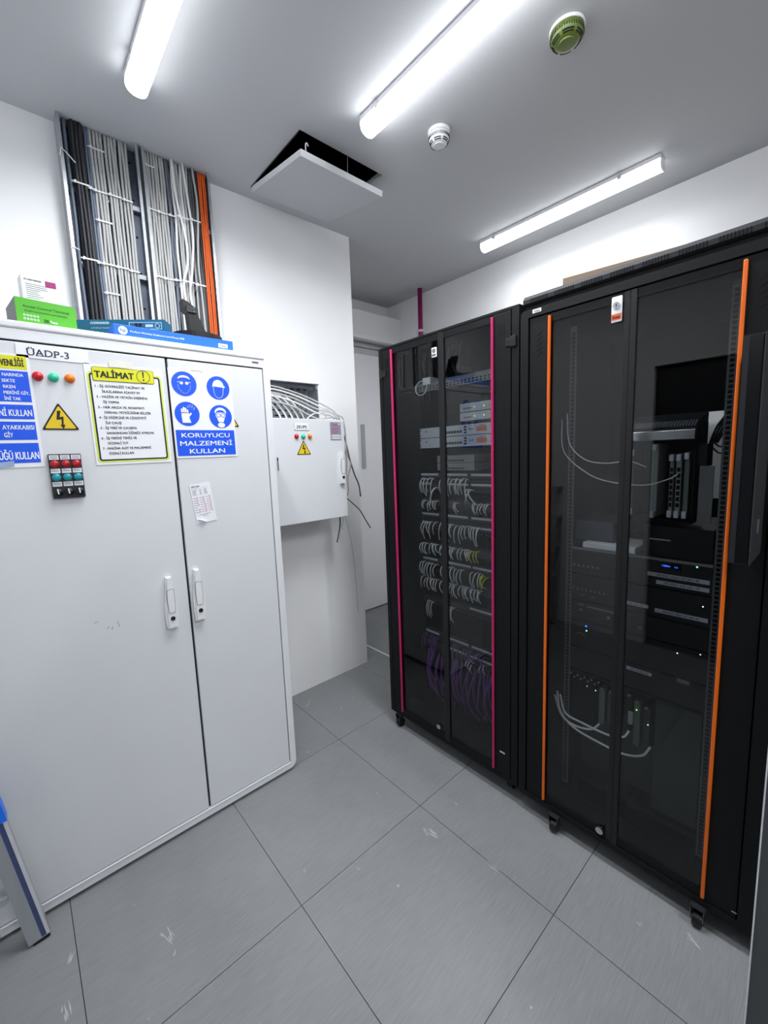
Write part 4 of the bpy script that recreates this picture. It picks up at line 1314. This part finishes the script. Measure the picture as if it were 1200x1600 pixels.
def row(z, spans, drops, dy, label, group, colours=None, step=.0150, skip=.2):
    for (a, b2) in spans:
        y = a
        while y > b2:
            if random.random() > skip:
                drop = random.choice(drops)
                m_ = CORDW
                lb, gp = label, group
                if colours:
                    for (ca, cb, cm, cl) in colours:
                        if cb <= y <= ca:
                            m_ = cm; lb = cl; gp = cl.split(' in ')[0] + ' group'
                cord(y, z + random.uniform(-.003, .003), (drop, random.choice((.024, .031, .038)), random.choice((dy, dy * .4, -dy * .6))), m_, lb, gp)
            y -= step
row(1.402, ((1.485, 1.40), (1.35, 1.20)), (.07, .085), .012, 'pale patch cord in the top cord row of the magenta-striped rack', 'top row of patch cords', skip=.04)
row(1.355, ((1.40, 1.37), (1.20, 1.16), ), (.07,), -.05, 'pale patch cord plugged into the second patch panel', 'second row of patch cords', skip=.1)
row(1.288, ((1.49, 1.385), (1.27, 1.22), (1.18, 1.07)), (.04, .05), -.014, 'pale patch cord on the switch below the topmost panels', 'third row of patch cords',
    [(1.245, 1.205, CORDY, 'yellow patch cord in the third cord row of the magenta-striped rack')], skip=.2)
row(1.175, ((1.47, 1.385), (1.36, 1.28), (1.26, 1.12)), (.06, .085), .012, 'pale patch cord in the fourth cord row of the magenta-striped rack', 'fourth row of patch cords', skip=.08)
row(1.060, ((1.49, 1.385), (1.36, 1.24), (1.225, 1.17)), (.04, .052), -.012, 'pale patch cord in the fifth cord row of the magenta-striped rack', 'fifth row of patch cords',
    [(1.172, 1.13, CORDY, 'yellow patch cord in the fifth cord row of the magenta-striped rack')], step=.0145, skip=.06)
row(1.060, ((1.172, 1.13),), (.05,), -.012, 'yellow patch cord in the fifth cord row of the magenta-striped rack', 'yellow cords of the fifth row',
    [(1.18, 1.12, CORDY, 'yellow patch cord in the fifth cord row of the magenta-striped rack')], step=.0165, skip=0)
row(.955, ((1.50, 1.39), (1.35, 1.22), (1.19, 1.11)), (.07, .06), .01, 'pale patch cord in the sixth cord row of the magenta-striped rack', 'sixth row of patch cords',
    [(1.125, 1.06, CORDY, 'yellow patch cord in the sixth cord row of the magenta-striped rack')], skip=.2)
row(.945, ((1.12, 1.085),), (.05,), -.03, 'yellow patch cord in the sixth cord row of the magenta-striped rack', 'yellow cords of the sixth row',
    [(1.13, 1.05, CORDY, 'yellow patch cord in the sixth cord row of the magenta-striped rack')], skip=0)
row(.872, ((1.495, 1.385), (1.36, 1.26), (1.24, 1.12)), (.05, .06), -.014, 'pale patch cord in the seventh cord row of the magenta-striped rack', 'seventh row of patch cords', step=.0145, skip=.06)
row(.745, ((1.49, 1.39), (1.35, 1.28)), (.07, .085), .012, 'pale patch cord in the eighth cord row of the magenta-striped rack', 'eighth row of patch cords', skip=.25)
row(.548, ((1.49, 1.39), (1.35, 1.10)), (.06, .085), .012, 'purple patch cord in the lowest cord row of the magenta-striped rack', 'purple cords on the lowest panels',
    [(1.6, 1.0, CORDP, 'purple patch cord in the lowest cord row of the magenta-striped rack')], skip=.15)
row(.500, ((1.20, 1.08),), (.04, .055), .012, 'pale patch cord hanging from the lowest patch panel', 'pale cords on the lowest patch panel', skip=.5)
for k in range(26):
    y = 1.48 - k * .0165
    x = XE1 + random.uniform(-.03, .03)
    o = MB().tube(smooth_path([(x, y, .46 + random.uniform(-.02, .03)), (x - .03, y + random.uniform(-.02, .02), .36), (x - .02, y + random.uniform(-.03, .03), .27), (x + .02, y + random.uniform(-.02, .02), .20)], 4), .0045, 6).build('patch_cable', CORDP, None, True)
    tag(o, 'purple cord in the bundle at the bottom of the magenta-striped rack', 'cable', 'purple bundle at the rack bottom')

# ---- rack with orange strips
B0, B1 = .096, .857
BZ0, BZ1 = .074, 2.052
rb = thing('server_rack', 'tall black server rack with orange strips on its glass doors', 'rack', (2.0, .476, 0))
sheet_rack(B0, B1, BZ0, BZ1 - .006, .90, rb, rear=(.34, .50, 1.28, 1.67))
m = MB()
fo = rrect(-B1, -B0, BZ0, BZ1 - .012, .018, 5)
fi = rrect(-(B1 - .031), -(B0 + .040), BZ0 + .02, 2.012, .004, 5)
m.ring([(XR - .006, -u, v) for u, v in fo], [(XR - .006, -u, v) for u, v in fi], (.0175, 0, 0))
m.build('front_frame', RACK, rb)
def slashes(m, yc):
    for k in range(5):
        z = 1.868 + k * .018
        m.prism([(XR - .0016, yc + .010, z), (XR - .0016, yc + .010, z + .004), (XR - .0016, yc - .010, z + .016), (XR - .0016, yc - .010, z + .012)], (.0008, 0, 0))
d1 = rack_door(.507, .8225, +1, rb, ORANGE, .092, 2.008, .077, slashes, .0)
d2 = rack_door(.1395, .4705, -1, rb, ORANGE, .092, 2.008, .081, slashes, .0)
MB().box(XR - .004, XR + .010, .4705, .4885, .092, 2.008, .002).box(XR - .002, XR + .010, .4887, .507, .092, 2.008, .002).build('meeting_post', BLK, d1)
lp = MB().box(XR - .005, XR - .0005, .512, .543, 1.922, 2.000, .003).build('lock_plate', PAPER, d1)
m = MB(); m.box(XR - .0056, XR - .0051, .513, .542, 1.928, 1.947); m.build('orange_band', mat('estap_orange', (226, 96, 36), .5), lp)
m = MB(); m.text('Estap', 'rack', (XR - .0057, .5275, 1.9335), 0, 0, .0085, 'CENTER', width=.022, bold=.03); m.build('lettering', INK, lp)
MB().cyl((XR - .005, .5275, 1.972), (-1, 0, 0), .0105, .005, 28).build('key_lock', CHROME, lp)
m = MB(); m.box(XR - .0108, XR - .0101, .5262, .5288, 1.967, 1.977); m.build('key_slot', INK, lp)
MB().cyl((XR - .001, .527, .123), (-1, 0, 0), .013, .012, 24).build('bottom_lock', CHROME, d1)
m = MB(); m.plate('rack', (XR - .0061, .793, 2.029), rrect(-.0165, .0165, -.0065, .0065, .002, 3), .0006); st = m.build('corner_sticker', PAPER, rb)
m = MB(); m.rect('rack', (XR - .0068, .793, 2.029), -.011, .010, .0, .0018, .0004); m.rect('rack', (XR - .0068, .793, 2.029), -.010, .012, -.0035, -.002, .0004); m.build('print', INKG, st)
# vented roof cap
m = MB()
m.prism([(XR + .012, B0 + .004, 2.060), (XR + .004, B0 + .004, 2.066), (XR + .004, B0 + .004, 2.080), (XR + .014, B0 + .004, 2.094), (XR + .88, B0 + .004, 2.094), (XR + .88, B0 + .004, 2.060)], (0, B1 - B0 - .008, 0))
m.mat(1)
for gk in range(8):
    for q in range(9):
        y = B1 - .035 - gk * .0905 - q * .0078
        if y > B0 + .02:
            m.box(XR + .0034, XR + .0044, y - .0019, y + .0019, 2.0655, 2.0805)
m.build('roof_cap', [mat('roof_black', (30, 32, 36), .6, spec=.25), MATTBLK], rb)
MB().box(XR + .015, XR + .87, B0 + .01, B1 - .01, 2.046, 2.060).build('roof_gap', MATTBLK, rb)
for x, y in ((1.482, .695), (1.482, .228), (2.33, .75), (2.33, .2)):
    castor(x, y, rb, BZ0)
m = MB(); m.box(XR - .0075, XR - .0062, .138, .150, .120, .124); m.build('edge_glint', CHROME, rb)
XE2 = 1.60
mount_rail(XE2 - .002, .693, .716, .15, 1.97, rb)
mount_rail(XE2 - .002, .240, .262, .15, 1.985, rb)
MB().box(XE2 + .003, XE2 + .006, .718, B1 - .003, .1, 2.0).build('side_baffle', RACKIN, rb)
L2, R2 = .700, .258

o = MB().box(1.55, 1.72, .215, .715, 2.0945, 2.107, .001).build('roof_plate', BLK)
tag(o, 'thin black plate lying on the roof of the orange-striped rack', 'plate')
t = thing('flat_carton', 'brown cardboard carton lying on the roof of the orange-striped rack', 'box', (1.95, .55, 2.0945))
MB().prism([(1.74, .815, 2.0945), (1.74, .815, 2.202), (1.74, .33, 2.172), (1.74, .33, 2.0945)], (.45, 0, 0)).build('carton', BROWN, t)
MB().box(1.95, 1.99, .8151, .8156, 2.0955, 2.2).build('tape', mat('parcel_tape', (130, 112, 84), .3), t)

# card chassis
t = thing('card_chassis', 'open card chassis with a bright bar in the upper half of the orange-striped rack', 'chassis', (1.75, .43, 1.28))
m = MB()
m.box(XE2 + .10, XE2 + .15, .325, .535, 1.285, 1.60); m.box(XE2, XE2 + .11, .531, .535, 1.285, 1.545); m.box(XE2, XE2 + .11, .325, .329, 1.285, 1.545); m.box(XE2 - .002, XE2 + .11, .325, .535, 1.278, 1.287)
m.build('case', RACKIN, t)
MB().box(XE2 - .012, XE2 + .02, .326, .535, 1.546, 1.576, .002).build('front_bar', mat('bar_steel', (200, 202, 206), .25, metal=.85), t)
m = MB()
m.prism([(XE2 - .004, .326, 1.577), (XE2 + .15, .326, 1.577), (XE2 + .15, .326, 1.635), (XE2 + .06, .326, 1.612)], (0, .208, 0))
m.build('sloped_hood', mat('hood_grey', (70, 72, 80), .4, metal=.4), t)
m = MB()
for k in range(26):
    m.obox((XE2 + .020, .332 + k * .0077, 1.5965), (.064, 0, .035), (0, 1, 0), (-.035, 0, .064), .018, .0017, .0012)
m.build('hood_teeth', mat('teeth_grey', (140, 142, 146), .4), t)
for k, (y, wd, mm, zt, zb) in enumerate(((.499, .006, BOARD, 1.52, 1.30), (.433, .018, mat('card_pale', (150, 156, 158), .5), 1.535, 1.295), (.385, .010, mat('card_ports', (128, 132, 132), .5), 1.50, 1.30), (.366, .013, mat('card_pale2', (140, 146, 146), .5), 1.50, 1.30), (.345, .012, BOARD, 1.505, 1.30))):
    cd_ = MB().box(XE2 + .002, XE2 + .10, y - wd / 2, y + wd / 2, zb, zt).build('plug_in_card', mm, t)
    m = MB(); m.box(XE2 - .010, XE2 + .0015, y - .006, y + .006, zt - .022, zt - .002, .001); m.box(XE2 - .010, XE2 + .0015, y - .006, y + .006, zb - .004, zb + .018, .001); m.build('card_latch', LABEL, cd_)
    if k in (2, 3):
        m = MB()
        for q in range(7): m.box(XE2 + .0005, XE2 + .0019, y - wd * .35, y + wd * .35, zb + .03 + q * .019, zb + .043 + q * .019)
        m.build('card_sockets', MATTBLK, cd_)
t = thing('grey_plate', 'grey upright metal plate beside the card chassis', 'plate', (1.62, .293, 1.285))
MB().box(XE2 + .003, XE2 + .008, .277, .313, 1.285, 1.462, .001).build('plate', mat('plate_grey', (104, 108, 108), .5), t)
MB().box(XE2 + .02, XE2 + .10, .300, .323, 1.46, 1.53).build('bracket', BLK, t)
for k, (z, yy) in enumerate(((1.535, .283), (1.515, .282))):
    flex([(XE2 + .09, .30, z), (XE2 + .05, .275, z - .016), (XE2 + .04, .255, z - .010)], .0025, CABLEB, 'black lead looping beside the card chassis', 'black leads beside the card chassis', 'lead')
for k in range(4):
    flex([(XE2 + .13, .315 - k * .006, 1.53), (XE2 + .13, .300 - k * .008, 1.58), (XE2 + .12, .278 - k * .006, 1.615 + k * .006)], .0035, CABLEB, 'black cable rising behind the card chassis', 'black cables behind the card chassis', 'lead')
# thin wires drooping in the upper left
for k, (pts) in enumerate(([(XE2 - .02, .715, 1.66), (XE2 - .03, .70, 1.55), (XE2 - .04, .64, 1.49), (XE2 - .04, .57, 1.475), (XE2 - .03, .50, 1.48), (XE2 - .02, .45, 1.46)],
                            [(XE2 - .02, .735, 1.64), (XE2 - .03, .72, 1.52), (XE2 - .04, .63, 1.44), (XE2 - .04, .55, 1.41), (XE2 - .04, .45, 1.402), (XE2 - .02, .39, 1.42), (XE2 - .012, .365, 1.437)])):
    flex(pts, .0018, CORDW, '%s thin pale wire drooping behind the left glass of the orange-striped rack' % ('upper' if k == 0 else 'lower'), None, 'wire')
# shelf with pale pad
t = thing('rack_shelf', 'black shelf below the card chassis in the orange-striped rack', 'shelf', (1.85, .48, 1.155))
MB().box(XE2 - .01, XE2 + .4, R2 + .004, L2 - .008, 1.152, 1.157).build('deck', BLK, t)
MB().box(XE2 - .012, XE2 - .0102, R2 + .004, L2 - .008, 1.150, 1.1585).build('front_lip', mat('lip_grey', (120, 122, 124), .4), t)
o = MB().box(XE2 - .004, XE2 + .16, .478, .655, 1.1575, 1.180, .003).build('white_pad', mat('pad_white', (222, 226, 230), .5))
tag(o, 'white flat box lying on the black shelf of the orange-striped rack', 'box')
o = MB().box(XE2 + .03, XE2 + .25, .56, .70, 1.181, 1.255, .003).build('dark_box', mat('slate_box', (52, 58, 70), .5))
tag(o, 'slate coloured box standing behind the white pad on the rack shelf', 'box')
t = shelf_dev('black_recorder', 'black unit standing on the rack shelf under the card chassis', 'device', R2 + .01, .46, 1.158, 1.262, BLK, XE2 + .01, .3)
MB().box(XE2 + .0085, XE2 + .0098, .38, .44, 1.215, 1.219).build('trim_line', LABEL, t)

def server(z0, z1, label, X=XE2):
    t = shelf_dev('rack_server', label, 'server', R2 + .004, L2 - .006, z0, z1, mat('server_black', (18, 19, 21), .45), X, .5)
    return t
def tape_label(t, ya, yb, z, txt, h=.0135):
    b_ = MB().box(XE2 - .0012, XE2 - .0002, yb, ya, z - h / 2, z + h / 2).build('label_tape', LABEL, t)
    m = MB(); m.text(txt, 'rack', (XE2 - .0013, (ya + yb) / 2, z - h * .24), 0, 0, h * .5, 'CENTER', width=(ya - yb) * .68, bold=.03); m.build('lettering', INKG, b_)
s1 = server(1.055, 1.148, 'black server with a blue display at mid height of the orange-striped rack')
MB().box(XE2 - .001, XE2 - .0002, .345, .40, 1.122, 1.142).build('display', mat('display_black', (6, 7, 12), .2), s1)
m = MB(); m.text('120w', 'rack', (XE2 - .0014, .397, 1.130), 0, 0, .006, width=.022, bold=.02); m.text('1s', 'rack', (XE2 - .0014, .362, 1.130), 0, 0, .005, width=.008, bold=.02); m.build('display_digits', LEDB, s1)
m = MB(); m.cyl((XE2 - .0002, .304, 1.143), (-1, 0, 0), .0026, .001, 12); m.build('power_led', LEDG, s1)
tape_label(s1, .439, .270, 1.098, 'JPN-ESX1 HIGA 192 168 1 98')
tape_label(s1, .413, .2695, 1.073, 'JPN-ESX1 192 168 1 97')
m = MB()
for q in range(6): m.box(XE2 - .001, XE2 - .0002, .69 - q * .017 - .009, .69 - q * .017, 1.082, 1.090)
for q in range(8): m.box(XE2 - .001, XE2 - .0002, .69 - q * .016 - .004, .69 - q * .016, 1.060, 1.063)
m.build('drive_latches', GREYD, s1)
s2 = server(.950, 1.050, 'black server carrying three label tapes below the blue display server')
tape_label(s2, .413, .2685, .974, 'JPN-ESX2 HIGA 192 168 1 96')
tape_label(s2, .505, .432, .979, 'JPN 192 168 1', .012)
m = MB()
for q in range(8): m.box(XE2 - .001, XE2 - .0002, .69 - q * .016 - .006, .69 - q * .016, .990, .996)
for q in range(2): m.box(XE2 - .001, XE2 - .0002, .66 - q * .04 - .015, .66 - q * .04, .968, .971)
m.build('drive_latches', GREYD, s2)
m = MB(); m.cyl((XE2 - .0002, .283, 1.018), (-1, 0, 0), .0022, .001, 12); m.build('power_led', LEDW, s2)
s3 = server(.870, .945, 'black server with two round screws under the label-taped servers')
MB().box(XE2 - .001, XE2 - .0002, .535, .635, .926, .932).box(XE2 - .001, XE2 - .0002, .645, .668, .93, .935).build('trim_line', GREYD, s3)
m = MB(); m.cyl((XE2 - .0002, .655, .912), (-1, 0, 0), .005, .004, 14); m.cyl((XE2 - .0002, .557, .906), (-1, 0, 0), .006, .004, 14); m.cyl((XE2 - .0002, .453, .900), (-1, 0, 0), .005, .004, 14); m.build('screws', GREYD, s3)
s4 = server(.760, .865, 'black server with a blue and a green light left of the post')
m = MB(); m.cyl((XE2 - .0002, .636, .850), (-1, 0, 0), .0036, .001, 12); m.build('blue_led', LEDB, s4)
m = MB(); m.cyl((XE2 - .0002, .634, .832), (-1, 0, 0), .0028, .001, 12); m.build('green_led', LEDG, s4)
m = MB(); m.cyl((XE2 - .0002, .343, .842), (-1, 0, 0), .0022, .001, 12); m.cyl((XE2 - .0002, .282, .858), (-1, 0, 0), .0018, .001, 12); m.build('white_led', LEDW, s4)
MB().tube(arc(0, 0, .018, .012, 20, 160) and [(XE2 - .003, .655 + .018 * math.cos(math.radians(a)), .805 + .012 * math.sin(math.radians(a))) for a in range(20, 161, 14)], .0014, 6).build('carry_lip', GREYD, s4)
MB().box(XE2 - .001, XE2 - .0002, .604, .609, .79, .845).build('blue_stripe', mat('stripe_navy', (30, 46, 110), .4), s4)
s5 = server(.665, .755, 'black server with a grey tag just above the lower card cage')
tape_label(s5, .492, .413, .737, 'JPN 192 168 1 95', .012)
MB().box(XE2 - .001, XE2 - .0002, .306, .340, .742, .756).build('grey_tag', mat('tag_grey', (120, 122, 126), .5), s5)

# lower card cage
t = thing('lower_card_cage', 'dark open card cage with white leads near the bottom of the orange-striped rack', 'chassis', (1.75, .5, .2))
MB().box(XE2 + .12, XE2 + .125, R2 + .006, L2 - .008, .19, .655).build('back_panel', DPAN, t)
MB().box(XE2 + .006, XE2 + .12, R2 + .006, L2 - .008, .648, .655).build('top_shelf', BLK, t)
MB().box(XE2 + .02, XE2 + .12, .268, .402, .22, .645, .002).build('side_panel', DPAN, t)
MB().box(XE2 + .006, XE2 + .12, L2 - .10, L2 - .012, .45, .646).build('dark_bay', MATTBLK, t)
for k, (y, mm, zt, zb) in enumerate(((.575, BOARD, .610, .47), (.545, DPAN, .61, .46), (.482, BLK, .625, .49), (.455, BOARD, .61, .44), (.425, DPAN, .60, .43))):
    cd_ = MB().box(XE2 + .01, XE2 + .115, y - .010, y + .010, zb, zt).build('plug_in_card', mm, t)
    m = MB(); m.cyl((XE2 + .0098, y, zt + .004), (-1, 0, 0), .005, .008, 12); m.build('thumb_screw', GREYD, cd_)
m = MB()
for q in range(9): m.cyl((XE2 + .005, .69 - q * .013, .638 - (q % 2) * .012), (-1, 0, 0), .004, .006, 10)
m.build('thumb_screws', GREYD, t)
MB().box(XE2 + .002, XE2 + .0095, .466, .482, .52, .568, .001).build('paper_tag', mat('dull_tag', (150, 160, 156), .6), t)
m = MB()
for y, z in ((.628, .605), (.596, .60), (.472, .535), (.418, .545)): m.cyl((XE2 + .004, y, z), (-1, 0, 0), .0022, .001, 10)
m.build('status_led', LEDW, t)
m = MB(); m.cyl((XE2 + .004, .455, .585), (-1, 0, 0), .0026, .001, 10); m.build('green_led', emis('led_lime', (.5, 1, .2), 2.0), t)
for k, pts in enumerate(([(XE2 - .02, .735, .55), (XE2 - .03, .715, .475), (XE2 - .03, .66, .43), (XE2 - .03, .56, .415), (XE2 - .03, .48, .415), (XE2 - .02, .425, .435), (XE2 - .005, .405, .47)],
                         [(XE2 - .02, .745, .53), (XE2 - .03, .71, .46), (XE2 - .025, .66, .437), (XE2 - .02, .60, .448), (XE2 - .005, .575, .475)],
                         [(XE2 - .02, .722, .54), (XE2 - .02, .70, .47), (XE2 - .02, .63, .458), (XE2 - .02, .54, .456), (XE2 - .015, .49, .47), (XE2 - .0, .475, .495)])):
    flex(pts, .0042, CORDW, ('lowest white lead curving across the lower card cage', 'short white lead ending at the left cards of the cage', 'middle white lead crossing behind the post at the card cage')[k], None, 'lead')
t = thing('base_unit', 'dark grey unit standing on the floor plate of the orange-striped rack', 'device', (1.85, .48, .079))
MB().box(XE2 + .03, XE2 + .5, R2 + .01, L2 - .012, .079, .186, .002).build('case', mat('base_black', (20, 21, 22), .6), t)
MB().box(XE2 + .0288, XE2 + .0299, .3, .66, .095, .17).build('front_grille', MATTBLK, t)

# black enclosure on the front of the orange-striped rack
t = thing('black_display_box', 'black narrow upright box fixed to the right front of the orange-striped rack', 'box', (1.40, .185, 1.23))
MB().box(1.32, XR - .003, .152, .1895, 1.232, 1.777, .003).build('case', mat('gloss_black', (16, 17, 20), .25), t)
MB().box(1.3185, XR - .003, .1495, .1519, 1.232, 1.777, .001).build('side_cover', mat('grey_cover', (56, 58, 60), .25, spec=.5), t)
MB().box(1.3188, 1.3199, .178, .1893, 1.235, 1.776).build('front_trim', mat('trim_slate', (34, 36, 42), .4), t)
MB().box(1.40, 1.42, .1485, .1494, 1.30, 1.335).build('latch', GALVD, t)

# neighbouring third rack, only a sliver in view
t = thing('server_rack', 'black rack in the far right corner of the photo beside the orange-striped rack', 'rack', (2.0, -.22, 0))
MB().box(XR + .012, 2.4, -.60, .078, .05, 2.05, .002).build('body', RACK, t)
d3 = MB().box(XR - .002, XR + .0115, -.595, .074, .08, 2.02, .002).build('door', RACK, t)
MB().box(XR - .02, XR - .003, .028, .066, .484, .50, .003).build('door_handle', CHROME, d3)
for x, y in ((1.56, .0), (1.56, -.5), (2.33, .0), (2.33, -.5)):
    castor(x, y, t, .05)

# ------------------------------------------------------------------ leaning ladder at the lower left
t = thing('step_ladder', 'aluminium ladder with a blue fitting leaning at the lower left', 'ladder', (-.09, 1.655, 0))
foot = Vector((-.098, 1.655, .012)); top = Vector((-.272, 1.655, 1.35))
ax = (top - foot).normalized(); sd = Vector((0, 1, 0)); nn = ax.cross(sd).normalized()
mid = (foot + top) / 2; hl = (top - foot).length / 2
GROOVE = mat('blue_grey_groove', (62, 74, 118), .4)
BRIGHT = mat('bright_aluminium_edge', (226, 228, 232), .3, metal=.4)
def rail(off):
    o = Vector(off)
    r_ = MB().obox(mid + o, ax, sd, nn, hl, .014, .028).build('rail', ALU, t)
    MB().obox(mid + o - sd * .0146 - nn * .013, ax, sd, nn, hl - .004, .0005, .0062).build('groove', GROOVE, r_)
    MB().obox(mid + o - sd * .0152 - nn * .0238, ax, sd, nn, hl - .004, .0010, .0042).build('bright_edge', BRIGHT, r_)
    MB().obox(foot + o - ax * .003 - nn * .004, ax, sd, nn, .008, .0135, .022).build('rubber_foot', BLK, t)
    return r_
rail((0, 0, 0))
rail((-.36, 0.0, 0))
for k in range(5):
    c0 = foot + ax * (.20 + k * .25) + Vector((-.18, 0, 0))
    MB().obox(c0, (1, 0, 0), (0, 1, 0), (0, 0, 1), .150, .022, .010).build('step', ALU, t)
MB().obox(foot + ax * .485, ax, sd, nn, .030, .020, .0305).build('blue_fitting', BLUEP, t)
MB().box(-.232, -.183, 1.63, 1.64, .10, .165, .004).build('teal_stop', TEALP, t)
